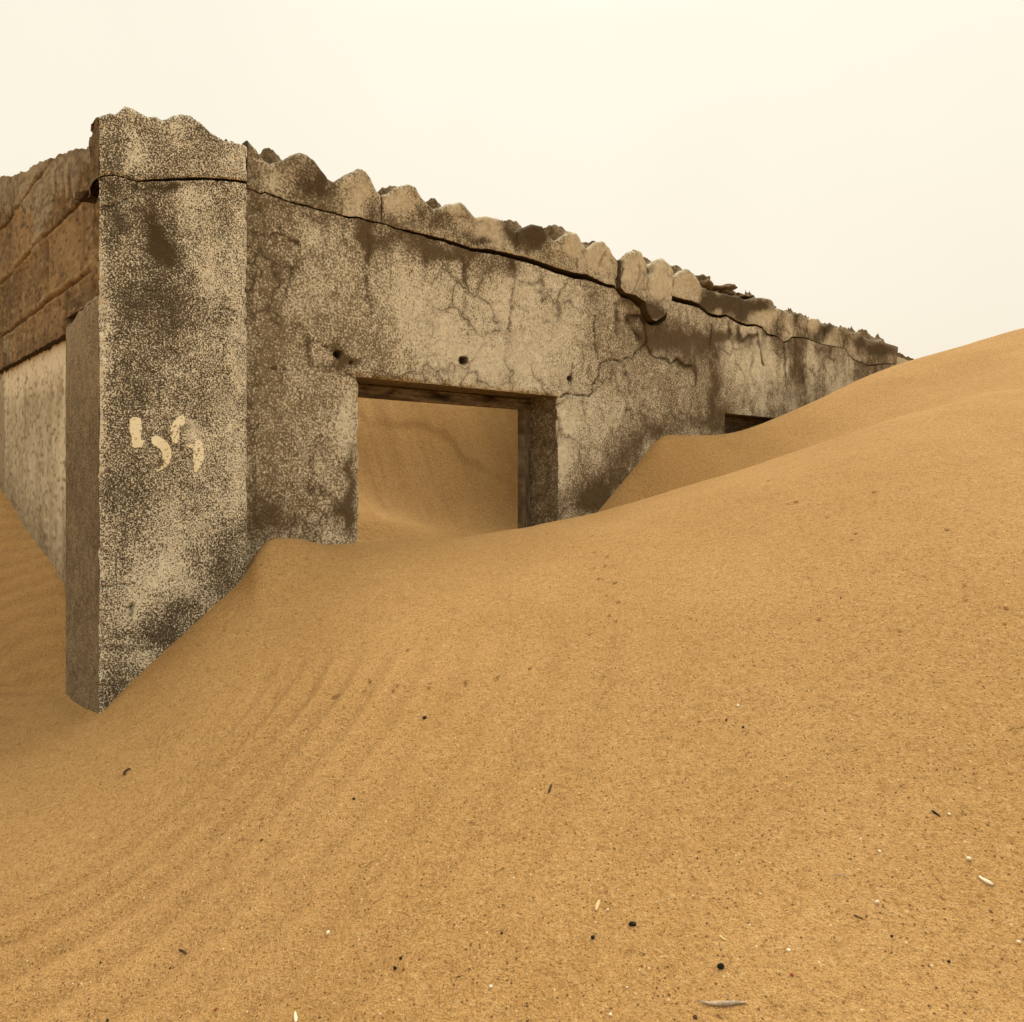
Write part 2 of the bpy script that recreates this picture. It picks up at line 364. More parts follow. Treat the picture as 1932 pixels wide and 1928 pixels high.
# columns through the dunes: depth and height (eye level 0) of: near, bottom of slope, mid slope, near crest, hollow, far crest, beyond
KN = {
 -900: [(.35,-.66),(.8,-.64),(1.4,-.60),(1.9,-.56),(2.4,-.42),(3.2,-.10),(5,.0)],
 -200: [(.35,-.66),(.8,-.63),(1.4,-.59),(1.95,-.55),(2.4,-.41),(3.1,-.02),(4.5,.1)],
    0: [(.35,-.66),(.80,-.62),(1.40,-.590),(1.93,-.560),(2.16,-.41),(2.83,-.081),(3.5,.1)],
   60: [(.35,-.66),(.79,-.615),(1.32,-.580),(1.78,-.553),(2.0,-.43),(2.42,-.225),(3.2,.0)],
  124: [(.35,-.655),(.78,-.61),(1.26,-.573),(1.72,-.552),(1.90,-.455),(2.067,-.34),(2.9,-.1)],
  160: [(.35,-.65),(.775,-.605),(1.20,-.562),(1.61,-.54),(1.86,-.47),(2.1,-.36),(2.9,-.1)],
  189: [(.35,-.65),(.77,-.60),(1.15,-.553),(1.522,-.519),(1.8,-.42),(2.1,-.34),(2.9,-.1)],
  240: [(.35,-.64),(.76,-.592),(1.16,-.535),(1.56,-.473),(1.8,-.40),(2.2,-.3),(3.2,.2)],
  300: [(.35,-.63),(.75,-.585),(1.18,-.51),(1.602,-.423),(1.82,-.37),(2.3,-.25),(3.3,.45)],
  400: [(.35,-.62),(.74,-.575),(1.2,-.462),(1.683,-.33),(1.86,-.30),(2.35,-.26),(3.35,.45)],
  467: [(.35,-.61),(.73,-.565),(1.22,-.425),(1.75,-.255),(1.95,-.22),(2.35,-.26),(3.4,.48)],
  500: [(.35,-.61),(.72,-.56),(1.22,-.408),(1.812,-.180),(2.0,-.21),(2.37,-.26),(3.4,.48)],
  560: [(.35,-.60),(.71,-.55),(1.23,-.39),(1.875,-.186),(2.1,-.23),(2.38,-.26),(3.42,.5)],
  620: [(.35,-.60),(.70,-.545),(1.24,-.375),(1.94,Y(1030,1.94)),(2.18,-.25),(2.4,-.265),(3.45,.5)],
  680: [(.35,-.59),(.69,-.535),(1.25,-.36),(1.97,Y(1025,1.97)),(2.2,-.26),(2.45,-.27),(3.5,.5)],
  830: [(.35,-.58),(.675,-.522),(1.27,-.345),(2.05,Y(1017,2.05)),(2.3,-.27),(2.55,-.28),(3.55,.5)],
  985: [(.35,-.57),(.66,-.51),(1.30,-.325),(2.15,Y(995,2.15)),(2.4,-.26),(2.68,-.27),(3.65,.5)],
 1045: [(.35,-.57),(.655,-.505),(1.30,-.31),(2.2,Y(983,2.2)),(2.45,-.25),(2.75,-.25),(3.7,.5)],
 1100: [(.35,-.56),(.65,-.50),(1.30,-.30),(2.25,Y(971.5,2.25)),(2.52,-.23),(2.72,-.20),(4.0,.4)],
 1125: [(.35,-.56),(.65,-.50),(1.30,-.295),(2.27,Y(966,2.27)),(2.54,-.25),(2.74,-.165),(3.6,.2)],
 1170: [(.35,-.555),(.645,-.495),(1.30,-.285),(2.30,Y(953,2.30)),(2.58,-.245),(2.83,-.06),(3.4,.12)],
 1215: [(.35,-.55),(.64,-.492),(1.30,-.275),(2.33,Y(941,2.33)),(2.62,-.235),(2.94,.056),(3.4,.12)],
 1250: [(.35,-.55),(.64,-.49),(1.30,-.265),(2.35,Y(930,2.35)),(2.64,-.222),(3.03,.141),(3.5,.13)],
 1310: [(.35,-.545),(.635,-.485),(1.30,-.25),(2.38,Y(911,2.38)),(2.68,-.19),(3.15,Y(819,3.15)),(3.6,.13)],
 1365: [(.35,-.54),(.63,-.48),(1.30,-.235),(2.40,Y(895,2.40)),(2.74,-.150),(3.25,Y(819,3.25)),(3.7,.14)],
 1450: [(.35,-.535),(.62,-.475),(1.30,-.205),(2.43,Y(868,2.43)),(2.80,-.085),(3.35,Y(795,3.35)),(3.9,.15)],
 1560: [(.35,-.53),(.61,-.468),(1.30,-.17),(2.45,Y(832,2.45)),(2.88,.025),(3.6,Y(745,3.6)),(4.4,.30)],
 1690: [(.35,-.52),(.60,-.46),(1.30,-.135),(2.45,Y(788,2.45)),(2.95,.17),(3.9,Y(690,3.9)),(4.9,.50)],
 1800: [(.35,-.51),(.59,-.453),(1.30,-.115),(2.45,Y(760,2.45)),(2.95,.275),(4.0,Y(660,4.0)),(5.2,.60)],
 1932: [(.35,-.50),(.58,-.445),(1.30,-.095),(2.50,Y(735,2.50)),(2.9,.38),(4.1,Y(625,4.1)),(5.4,.70)],
 2200: [(.35,-.49),(.57,-.43),(1.30,-.05),(2.6,.38),(3.0,.52),(4.2,.95),(5.6,.90)],
 3200: [(.35,-.5),(.6,-.45),(1.4,-.08),(2.8,.35),(3.4,.45),(4.6,.7),(6,.7)],
}
kx = np.array(sorted(KN)); ka = (kx - XC) / F; kth = np.arctan(ka)
K2B = {467: (1.54, -.345), 500: (1.57, -.325), 560: (1.61, -.30), 620: (1.65, -.28)}
for x_, ks in KN.items():
    if x_ in K2B: k2 = K2B[x_]
    else:
        tt = ks[2][0] + .6 * (ks[3][0] - ks[2][0])
        k2 = (tt, float(pchip([k[0] for k in ks], [k[1] for k in ks], np.array([tt]))[0]))
    ks.insert(3, k2)
kr = np.array([[t * math.sqrt(1 + a * a) for t, z in KN[x]] for x, a in zip(kx, ka)])
kz = np.array([[z for t, z in KN[x]] for x in kx])
TH0, TH1 = kth[0], kth[-1]
_tf = np.linspace(kth[0], kth[-1], 1500)
def _smooth(v, deg):
    sg = math.radians(deg) / (_tf[1] - _tf[0]); n = int(3 * sg) + 1
    k = np.exp(-.5 * (np.arange(-n, n + 1) / sg) ** 2); k /= k.sum()
    return np.convolve(np.pad(v, n, mode='edge'), k, 'valid')
_SG = [5, 5, 4.5, 3.2, .55, .9, .55, 2]
_kr = [_smooth(np.log(pchip(kth, kr[:, k], _tf)), _SG[k]) for k in range(kr.shape[1])]
_kz = [_smooth(pchip(kth, kz[:, k], _tf), _SG[k]) for k in range(kz.shape[1])]
def column_knots(th):
    """knots of the height profile at azimuth th (0 = straight ahead, clockwise)"""
    r = np.stack([np.exp(np.interp(th, _tf, _kr[k])) for k in range(kr.shape[1])], -1)
    z = np.stack([np.interp(th, _tf, _kz[k]) for k in range(kr.shape[1])], -1)
    # behind the viewer the dune lies down to a gentle plain
    f = np.where(th > TH1, sstep(TH1, TH1 + 0.9, th), np.where(th < TH0, sstep(TH0, TH0 - 0.9, th), 0.0))[:, None]
    gr = np.array([.35, .7, 1.4, 1.8, 2.2, 2.9, 4.0, 6.0]); gz = np.array([-.58, -.57, -.55, -.55, -.55, -.5, -.42, -.4])
    r = np.exp(np.log(r) * (1 - f) + np.log(gr) * f); z = z * (1 - f) + gz * f
    n = len(th); one = np.ones((n, 1))
    r = np.concatenate([0.02 * one, r, 14 * one, 60 * one, 600 * one], 1)
    z = np.concatenate([-.60 * one, z, -.2 * one, -.5 * one, -1.5 * one], 1)
    return r, z

TRACKS = []
def tr(off, sc_, pts, rad=1.0):
    for p in pts: TRACKS.append(((off[0] + p[0] * sc_) * .5109, (off[1] + p[1] * sc_) * .5109, rad))
tr((1000, 2000), .5176, [(670,1070),(703,1000),(870,1068),(897,1028),(1123,1045),(1137,1010),(1383,1025),(1385,1000),(1605,985),(1620,965),(1848,905),(447,1115),(475,1105),(265,1140),(30,1165),(252,122),(1470,740),(970,775)])
tr((2000, 1800), .5187, [(355,347),(440,378),(372,462),(467,495),(448,560),(370,575),(405,650),(432,653),(518,682),(463,770),(545,818),(525,958),(478,915),(340,1047),(222,425),(1578,15),(1610,13),(1810,103),(1752,120),(1060,935),(1120,1665)])
tr((2782, 1200), .8299, [(70,692),(188,789),(327,856),(447,875),(454,930),(438,957),(601,1017),(761,1120),(860,912),(941,1158),(948,1227),(1118,1330),(1125,1262),(535,745),(650,1362),(290,1310)])
tr((0, 1900), .5187, [(1290,985),(1420,940),(1350,855),(970,1260),(1590,830),(1720,1330)], .9)

COARSE_SHADE = {}
def sand_detail(X, Yw):
    z = 0.010 * fbm(X * 1.7, Yw * 1.7, 3, 3) + 0.0022 * fbm(X * 9, Yw * 9, 8, 3)
    r = np.hypot(X, Yw)
    # wind ripples: broad ones over the slope low on the left, finer ones against the side wall
    rc = np.hypot(X + 0.784, Yw - 1.353) + 0.035 * fbm(X * 1.6, Yw * 1.6, 21, 2) + 0.006 * fbm(X * 9, Yw * 9, 22, 2)
    ph = 2 * np.pi * np.log(0.040 + 0.052 * np.maximum(rc, 0)) / 0.052
    m1 = sstep(0.22, 0.42, rc) * sstep(1.35, 0.75, rc) * sstep(1.45, 1.22, Yw) * (0.62 + 0.45 * fbm(X * 2.3, Yw * 2.3, 5, 2)) * sstep(.75, .0, X)
    sw = np.sin(ph); sw = sw + 0.25 * np.sin(2 * ph + 0.8)
    z = z + 0.0048 * m1 * sw
    wv2 = (0.30 * X + 0.95 * Yw) + 0.02 * fbm(X * 3, Yw * 3, 31, 2)
    m2 = sstep(-0.95, -1.12, X) * sstep(1.62, 1.85, Yw)
    z = z + 0.0026 * m2 * np.sin(2 * np.pi * wv2 / 0.048)
    coarse_shade = 1.0 * m1 * (.5 - .5 * sw) + .8 * m2 * (.5 - .5 * np.sin(2 * np.pi * wv2 / 0.048))
    # inside the room: slumped streaks down the drift
    dx = X - C0[0]; dy = Yw - C0[1]
    u = dx * D1[0] + dy * D1[1]; wd = dx * D2[0] + dy * D2[1]
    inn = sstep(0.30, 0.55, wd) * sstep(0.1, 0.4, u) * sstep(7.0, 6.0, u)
    st = fbm((X * 0.80 + Yw * 0.35) * 9, (Yw * 0.8 - X * 0.4) * 1.3, 41, 4)
    st2 = fbm((X * 0.80 + Yw * 0.42) * 24, (Yw * 0.8 - X * 0.4) * 2.2, 45, 3)
    z = z + inn * (0.013 * st + 0.006 * st2)
    COARSE_SHADE['v'] = np.clip(coarse_shade, 0, 1) + inn * np.clip(.25 + .75 * np.exp(-((Yw + .25 * X - 2.72) / .20) ** 2) + .45 * st + .4 * st2, 0, 1)  # indoors: coarse-grain streaks, plus a base and band painting shade into the sand
    return z

def inner_shape(X, Yw, z):
    """soft lobe and slump scarp in the drift behind the doorway"""
    lobe = np.exp(-(((X + 0.62) / 0.42) ** 2 + ((Yw - 2.50) / 0.20) ** 2)) * 0.11
    sc0 = 3.05 + 0.07 * fbm(X * 6, 0 * X, 51, 4) - 0.14 * (X + 0.4)
    scarp = 0.013 * sstep(sc0 - 0.006, sc0 + 0.022, Yw) * np.exp(-((X + 0.30) / 0.36) ** 2) * sstep(3.6, 3.1, Yw)
    dx = X - C0[0]; dy = Yw - C0[1]
    wd = dx * D2[0] + dy * D2[1]; u = dx * D1[0] + dy * D1[1]
    m = sstep(0.25, 0.4, wd) * sstep(0.0, 0.3, u)
    return z + m * (lobe + scarp)

def sand_height(th, r):
    """height for arrays th (n) and r (n, m)"""
    kr_, kz_ = column_knots(th)
    z = np.stack([pchip(kr_[i], kz_[i], r[i]) for i in range(len(th))])
    X = r * np.sin(th)[:, None]; Yw = r * np.cos(th)[:, None]
    z = inner_shape(X, Yw, z)
    fade = sstep(30, 8, r)
    return X, Yw, z + sand_detail(X, Yw) * fade * sstep(0.1, 0.4, r)

def on_sand(x, y):
    """point of the sand seen at (x, y)"""
    a = (x - XC) / F; th = math.atan(a)
    r = np.geomspace(0.45, 5.5, 1600)[None]
    X, Yw, z = sand_height(np.array([th]), r)
    yy = YH - F * z[0] / Yw[0]
    i = np.argmax(yy <= y)
    if yy[i] > y: i = len(yy) - 1
    i = max(i, 1)
    f = (yy[i - 1] - y) / (yy[i - 1] - yy[i] + 1e-9)
    p0 = np.array([X[0, i - 1], Yw[0, i - 1], z[0, i - 1]]); p1 = np.array([X[0, i], Yw[0, i], z[0, i]])
    return p0 + (p1 - p0) * f

th_in = np.linspace(math.radians(-38), math.radians(38), 960)
th_out = np.linspace(math.radians(38), math.radians(322), 110)[1:]
TH = np.concatenate([th_in, th_out])
TH_eval = np.where(TH > math.pi, TH - 2 * math.pi, TH)
R = np.concatenate([[0.02, 0.12, 0.2, 0.3, 0.38, 0.45], np.geomspace(0.5, 3.0, 1000), np.geomspace(3.01, 5.6, 200), np.geomspace(5.75, 600, 60)])
X, Yw, Z = sand_height(TH_eval, np.broadcast_to(R, (len(TH), len(R))).copy())
CO = COARSE_SHADE['v'].copy()
for (px, py, rad) in TRACKS:
    p = on_sand(px, py)
    rr = 2.4 * rad * p[1] / F * (0.8 + 0.5 * random.Random(px).random())
    d2 = ((X - p[0]) ** 2 + ((Yw - p[1]) * 0.75) ** 2) / rr ** 2
    m = d2 < 12
    Z[m] += -3.6 * rr * np.exp(-d2[m]) + 0.28 * rr * np.exp(-(np.sqrt(d2[m]) - 1.9) ** 2 * 2)
P = np.stack([X, Yw, Z], -1)
P = np.concatenate([P, P[:1]], 0)
mb = MB(); mb.grid(P, dict(coarse_shade=np.concatenate([CO, CO[:1]], 0)))
sand = mb.build('sand', M_sand); tag(sand, 'golden dune sand drifting against and into the ruin', kind='structure')

# ------------------------------------------------------------------ the ruin
ruin = bpy.data.objects.new('ruined_building', None); COL.objects.link(ruin); ruin.location = ORIGIN
tag(ruin, 'roofless concrete ruin half buried in dunes, with cracked front wall, doorway and corner pillar', 'ruin')

def crop(off, sc_, pts): return [((off[0] + p[0] * sc_) * .5109, (off[1] + p[1] * sc_) * .5109) for p in pts]
c2 = lambda *p: crop((850, 400), .5187, p)
c3 = lambda *p: crop((1750, 700), .5187, p)
c4 = lambda *p: crop((2500, 900), .5187, p)
c1 = lambda *p: crop((0, 300), .5187, p)
c6 = lambda *p: crop((0, 1100), .5187, p)
c7 = lambda *p: crop((0, 1900), .5187, p)

def seg_dist(x, y, pts):
    d = np.full(x.shape, 1e9)
    for (ax, ay), (bx, by) in zip(pts[:-1], pts[1:]):
        lx, ly = bx - ax, by - ay; ll = lx * lx + ly * ly + 1e-9
        t = np.clip(((x - ax) * lx + (y - ay) * ly) / ll, 0, 1)
        d = np.minimum(d, np.hypot(x - ax - t * lx, y - ay - t * ly))
    return d
def lines(x, y, lst):
    o = np.zeros(x.shape)
    jx = x + 3.2 * fbm(x / 10, y / 10, 61, 3); jy = y + 3.2 * fbm(x / 10, y / 10, 62, 3)
    for pts, wd, amp in lst:
        xs = [p[0] for p in pts]; ys = [p[1] for p in pts]; mg = wd * 4 + 4
        m = (x > min(xs) - mg) & (x < max(xs) + mg) & (y > min(ys) - mg) & (y < max(ys) + mg)
        if m.any():
            d = seg_dist(jx[m], jy[m], pts)
            br = .45 + .75 * vnoise(x[m] / 7, y[m] / 7, 63)
            o[m] = np.maximum(o[m], np.minimum(amp * br, 1) * np.exp(-(d / (wd * (.55 + .6 * vnoise(x[m] / 11, y[m] / 11, 64)))) ** 2))
    return o
def blobs(x, y, lst):
    o = np.zeros(x.shape)
    wx = x + 14 * fbm(x / 40, y / 40, 71, 3); wy = y + 14 * fbm(x / 40, y / 40, 72, 3)
    for bx, by, rx, ry, a in lst:
        o += a * np.exp(-((wx - bx) / rx) ** 2 - ((wy - by) / ry) ** 2)
    return o

# ---- lower edge of the eave beam, gap below it, and its corrugated top, as seen on the wall face
def clean(pts):
    pts = sorted(pts); o = [pts[0]]
    for p in pts[1:]:
        if p[0] - o[-1][0] > 1.5: o.append(p)
    return np.array(o)
low = clean([(466, 354)] + c2((145,568),(220,600),(250,592),(330,625),(420,655),(490,675),(560,690),(620,715),(740,735),(840,768),(920,770),(1010,800),(1080,810),(1180,848),(1330,880),(1450,910),(1560,940),(1630,960),(1720,990)) +
            c3((100,425),(200,440),(300,465),(430,497),(560,545),(700,590),(800,600),(880,640),(950,672),(1000,680),(1050,740),(1120,755),(1190,805),(1208,880),(1240,930),(1270,940),(1330,900),(1370,840),(1388,745),(1450,770),(1540,790)) +
            c4((160,430),(230,490),(300,508),(350,500),(430,548),(500,572),(560,570),(610,590),(650,640),(720,655),(760,695),(800,685),(820,660),(900,663),(1030,710),(1190,745),(1250,815),(1370,865),(1470,853),(1570,850)))
gap_k = np.array([(466,3),(545,4.2),(657,4.2),(720,3.2),(786,5.5),(847,7.5),(945,8.5),(973,9.5),(1042,11.5),(1106,11.5),(1146,6.5),(1172,6.5),(1191,9),(1209,11),(1222,6),(1234,8),(1246,16),(1257,22),(1261,14),(1264,9),(1278,9),(1302,9),(1334,7),(1371,5),(1405,5.5),(1439,3.5),(1468,3),(1494,2.5),(1550,1.8),(1592,1.4),(1608,2.5),(1640,2),(1700,1.5)], float)
topo = clean(c2((120,215),(130,230),(185,280),(240,355),(290,385),(345,380),(400,350),(450,325),(500,310),(545,325),(600,365),(650,430),(700,490),(740,515),(790,495),(840,460),(910,432),(950,445),(990,490),(1020,545),(1060,600),(1085,620),(1130,595),(1170,560),(1260,540),(1305,555),(1350,625),(1400,675),(1450,712),(1500,695),(1560,675),(1640,670),(1680,710),(1720,755),(1760,780)) +
            c3((90,185),(170,210),(240,250),(290,300),(340,270),(400,245),(470,262),(515,320),(570,370),(610,340),(660,300),(710,305),(750,370),(800,420),(850,375),(910,370),(950,410),(985,470),(1020,505),(1060,460),(1110,430),(1145,445),(1180,510),(1210,545),(1260,510),(1310,492),(1350,530),(1390,590),(1415,620),(1450,585),(1500,565),(1540,590),(1580,650)) +
            c4((160,300),(250,335),(440,375),(480,400),(560,380),(660,395),(700,450),(740,465),(780,480),(810,500),(880,490),(920,530),(1000,530),(1040,580),(1090,565),(1130,600),(1195,590),(1220,630),(1300,625),(1330,670),(1400,690),(1450,680),(1490,705),(1540,720)))
def edge_fn(pts, w0):
    uu, zz = on_front(pts[:, 0], pts[:, 1], w0)
    o = np.argsort(uu); uu = uu[o]; zz = zz[o]
    return lambda u: np.interp(u, uu, zz)
low_f = edge_fn(low, WF)
xs_ = np.linspace(466, 1700, 900)
under = np.stack([xs_, np.interp(xs_, low[:, 0], low[:, 1]) + np.interp(xs_, gap_k[:, 0], gap_k[:, 1])], 1)
under_f = edge_fn(under, WF)
top_f = edge_fn(topo, WF)
U_PIL = 0.318
ufx = lambda x: float(on_front(x, 800, WF)[0])
U_END = ufx(1693)
U_D0, U_D1 = ufx(677), ufx(1054)
Z_L = 0.252
U_W0 = ufx(1368); U_W1 = U_W0 + 0.85
TK = 0.20                                   # wall thickness

wall_cracks = [(c3((610,1478),(660,1452),(720,1465),(820,1470),(845,1440),(850,1390),(890,1330),(900,1235),(960,1213),(1060,1222),(1090,1195),(1130,1205),(1160,1155),(1240,1105),(1265,1170),(1300,1198),(1370,1205),(1400,1240),(1450,1215),(1500,1260),(1560,1262)), 1.7, 1.0),
  (c3((1240,1105),(1235,1000),(1220,940),(1200,900),(1100,905)), 2.0, .85), (c3((1100,910),(1140,1000),(1190,1055)), 2.6, .7), (c3((860,900),(860,1100),(890,1200)), 1.8, .6),
  (c3((270,500),(290,640),(265,800),(250,1000)), 3, .5), (c3((300,640),(410,680),(470,650),(490,800)), 2.6, .45), (c3((265,800),(370,860)), 2.4, .4),
  (c3((1015,800),(1020,1050)), 3, .55), (c3((1060,1230),(1100,1380),(1115,1450)), 2.0, .55), (c3((1690,970),(1680,1080)), 2.4, .7), (c3((1820,940),(1815,1050)), 2, .6), (c3((1880,970),(1890,1060)), 2, .6),
  (c3((590,800),(600,950)), 2.4, .35), (c3((700,1250),(690,1420)), 1.6, .5), (c3((720,1100),(790,1110),(840,1140)), 1.6, .35),
  (c2((150,880),(260,905),(360,895),(490,970)), 2.2, .55), (c2((350,850),(365,900)), 1.8, .5), (c2((440,1150),(430,1230),(375,1330),(330,1480)), 3, .45),
  (c2((600,1650),(700,1710)), 2.2, .6), (c2((285,1855),(430,1870)), 2, .6), (c2((830,1890),(900,1920)), 1.8, .6), (c2((980,900),(988,1050),(960,1250),(1010,1450)), 3.2, .5),
  (c2((1700,1500),(1695,1680)), 1.6, .35), (c2((1480,1870),(1560,1840)), 1.6, .4), (c2((280,1130),(470,1140)), 2, .3), (c2((1660,1080),(1665,1450)), 2.4, .35),
  (c4((240,600),(235,720)), 2.2, .75), (c4((580,640),(600,760),(620,860)), 1.8, .8), (c4((760,700),(770,950)), 1.6, .75), (c4((900,880),(890,980)), 1.8, .5), (c4((430,600),(440,700)), 2, .6),
  (c4((0,830),(50,880),(125,880),(130,1000)), 1.6, .6), (c4((460,700),(520,660),(580,650)), 1.6, .5), (c4((1060,810),(1120,830)), 1.2, .4), (c4((640,640),(700,680),(750,690)), 1.5, .4)]
wall_stain = [(690,440,18,45,.7),(740,455,60,22,.75),(840,480,70,22,.75),(930,505,50,16,.5),(797,500,7,45,.45),(878,520,6,50,.5),(545,480,48,42,.4),(560,620,26,14,.5),(580,660,12,40,.8),(615,690,26,16,.7),(640,655,14,30,.9),(664,682,20,14,.9),
  (640,720,14,40,.35),(478,700,12,330,.45),(500,990,80,50,.75),(560,930,90,60,.35),(660,890,16,70,.8),(655,985,24,45,.9),(510,390,60,18,.35),(600,420,50,18,.4),
  (1275,640,60,34,.95),(1330,660,50,40,.65),(1225,640,16,22,.7),(1350,745,22,60,.8),(1290,720,40,60,.35),(1330,800,60,24,.6),(1180,880,40,60,.7),(1130,930,40,46,.8),(1225,815,50,34,.7),(1090,950,50,26,.55),(1380,640,40,18,.5),
  (1505,680,16,42,.95),(1470,655,20,16,.4),(1560,665,30,16,.55),(1580,700,12,22,.45),(1480,745,30,30,.45),(1545,730,30,18,.4),(1620,700,24,16,.45),(1660,700,26,16,.5),(1370,790,16,30,.35),(1420,650,14,26,.35),(1200,600,20,14,.8),(1180,575,14,10,.7)]
wall_paint = [(870,640,150,90,.40),(760,560,60,60,.22),(960,700,90,50,.35),(960,560,60,50,.22),(1050,620,60,80,.30),(1062,830,14,80,.75),(1100,800,40,60,.30),(1000,530,60,24,.2),(580,440,40,30,.25),(560,560,60,50,.10),(650,790,26,80,.45),(1160,760,60,50,.15),(1400,715,18,40,.30),(1440,680,20,36,.40),(1475,700,10,30,.4),(1430,760,26,22,.15),(1540,690,14,36,.4),(1590,720,22,30,.35),(1300,655,14,14,.5),(1240,655,14,12,.6),(1390,590+60,10,30,.4),(1210,840,14,26,.35),
  (500,700,36,300,-.20),(640,500,40,60,.10),(1020,460,40,20,.1),(1200,700,60,50,-.05),(1270,760,50,50,-.15)]
holes = [(638, 668, 7.5, .030), (874, 680, 7.0, .030), (1076, 714, 4.5, .02), (663, 684, 4, .008), (1009+18, 0, 1, 0)]

def wall_attr(u, z, w0=WF):
    x, y = proj(uw(u, w0, z))
    paint = 0.42 + 0.22 * fbm(u * 3.2, z * 3.2, 81, 4) + 0.12 * fbm(u * 12, z * 5, 82, 3) + blobs(x, y, wall_paint)
    far = sstep(1300, 1420, x)
    streak = .6 * fbm(u * 13, z * 4, 83, 5) + .6 * fbm(u * 9, z * 8, 87, 4)
    paint = paint + far * (0.60 * streak - 0.02) + (1 - far) * 0.10 * streak
    stain = 1.25 * blobs(x, y, wall_stain) * (0.8 + 0.35 * fbm(u * 20, z * 20, 84, 3))
    # dirt drawn from the joint under the beam and from blown sand at the foot
    dz = under_f(u) - z
    stain = stain + 0.55 * np.exp(-np.clip(dz, 0, 9) / 0.030) * (0.6 + 0.8 * fbm(u * 9, z * 3, 85, 2))
    drip = sstep(.15, .8, fbm(u * 14, z * 0.9 + 3, 86, 3)) * np.exp(-np.clip(dz, 0, 9) / 0.16)
    stain = stain + 0.55 * drip
    crack = lines(x, y, [(p, wd * 1.25, a * 1.15 if a >= .7 else a * .85) for p, wd, a in wall_cracks])
    stain = np.clip(stain + lines(x, y, [(p, wd * 3.0, .30 if a >= .7 else a) for p, wd, a in wall_cracks]), 0, 1.2)
    disp = 0.0030 * fbm(u * 5, z * 5, 91, 4) + 0.0012 * fbm(u * 40, z * 40, 92, 3)
    disp = disp + 0.004 * np.clip(crack, 0, 1)
    # render fallen away under the sagging piece of beam and round the stain left of the door
    for (bx, by, rx, ry, a) in [(1245, 640, 60, 45, .006), (545, 480, 45, 40, .003), (1195, 600, 22, 26, .012)]:
        disp = disp + a * np.exp(-((x - bx) / rx) ** 2 - ((y - by) / ry) ** 2)
    du = np.minimum(np.abs(u - U_D0), np.abs(u - U_D1)); dz_ = np.where((u > U_D0) & (u < U_D1), np.abs(z - Z_L), 9)
    de = np.where(z < Z_L + .01, np.minimum(du, dz_), dz_)
    ch = sstep(.40, .8, .5 + .5 * fbm(u * 32, z * 32, 94, 3))
    disp = disp + .003 * np.exp(-de / .003) + .010 * ch * np.exp(-(de / .006) ** 2)
    for hx, hy, hr, hd in holes:
        q = np.hypot(x - hx, (y - hy)) / hr + 0.25 * fbm(x / 5, y / 5, 93, 2)
        m = sstep(1.15, 0.75, q); disp = disp + hd * m
        crack = np.maximum(crack, 0.75 * m); stain = np.maximum(stain, 0.9 * sstep(1.9, 1.0, q))
    return dict(paint=np.clip(paint, 0, 1.2), stain=stain, crack=np.clip(crack, 0, 1)), disp

mb = MB()
def ax(a, b, step): return np.linspace(a, b, max(2, int(math.ceil((b - a) / step)) + 1))
def panel(u0, u1, z0, z1, su, sz):
    us = ax(u0, u1, su); n = 2 + int(((z1 if not callable(z1) else 0.69) - z0) / sz)
    v = np.linspace(0, 1, n)
    zt = z1(us) if callable(z1) else np.full(us.shape, z1)
    Z_ = z0 + (zt - z0)[:, None] * v[None]
    U_ = np.repeat(us[:, None], n, 1)
    at, d = wall_attr(U_, Z_)
    edge = np.zeros_like(U_)
    mb.grid(uw(U_, WF + d, Z_), at)
    return us
ZB = -0.75
und = lambda u: under_f(u) + 0.0028 * fbm(u * 48, u * 0, 101, 5, .65)
panel(U_PIL - .02, U_D0, ZB, und, .0028, .0032)
panel(U_D0, U_D1, Z_L, und, .0028, .0030)
panel(U_D1, U_W0, ZB, und, .0032, .0034)
panel(U_W0, U_W1, Z_L, und, .005, .004)
panel(U_W1, U_END, ZB, und, .007, .005)
# reveals of the doorway and of the window, with darker soffits and right jamb
def reveal(u0, z0, u1, z1, base_dark, n=120, wend=TK):
    s_ = np.linspace(0, 1, n); ws = np.linspace(0, 1, 40)
    U_ = (u0 + (u1 - u0) * s_)[:, None] + 0 * ws[None]; Z_ = (z0 + (z1 - z0) * s_)[:, None] + 0 * ws[None]
    _, d0 = wall_attr(U_[:, :1], Z_[:, :1])
    W_ = WF + d0 * (1 - ws[None]) + ws[None] * wend
    q = fbm(W_ * 12 + u0 * 7, (Z_ + U_) * 5, 111, 4)
    jit = 0.0015 * fbm(W_ * 25, (Z_ + U_) * 25, 112, 3) * ws[None] ** .5
    mb.grid(uw(U_ + jit * (u0 == u1), W_, Z_ + jit * (z0 == z1)), dict(paint=np.clip(.26 + .3 * q + .0 * W_, 0, 1), stain=np.clip(base_dark + .35 * q, 0, 1), crack=0 * W_))
reveal(U_D0, ZB, U_D0, Z_L, .3); reveal(U_D1, ZB, U_D1, Z_L, .50, 200); reveal(U_D0, Z_L, U_D1, Z_L, .7, 200)
reveal(U_W0, ZB, U_W0, Z_L, .4); reveal(U_W1, ZB, U_W1, Z_L, .4); reveal(U_W0, Z_L, U_W1, Z_L, .6)
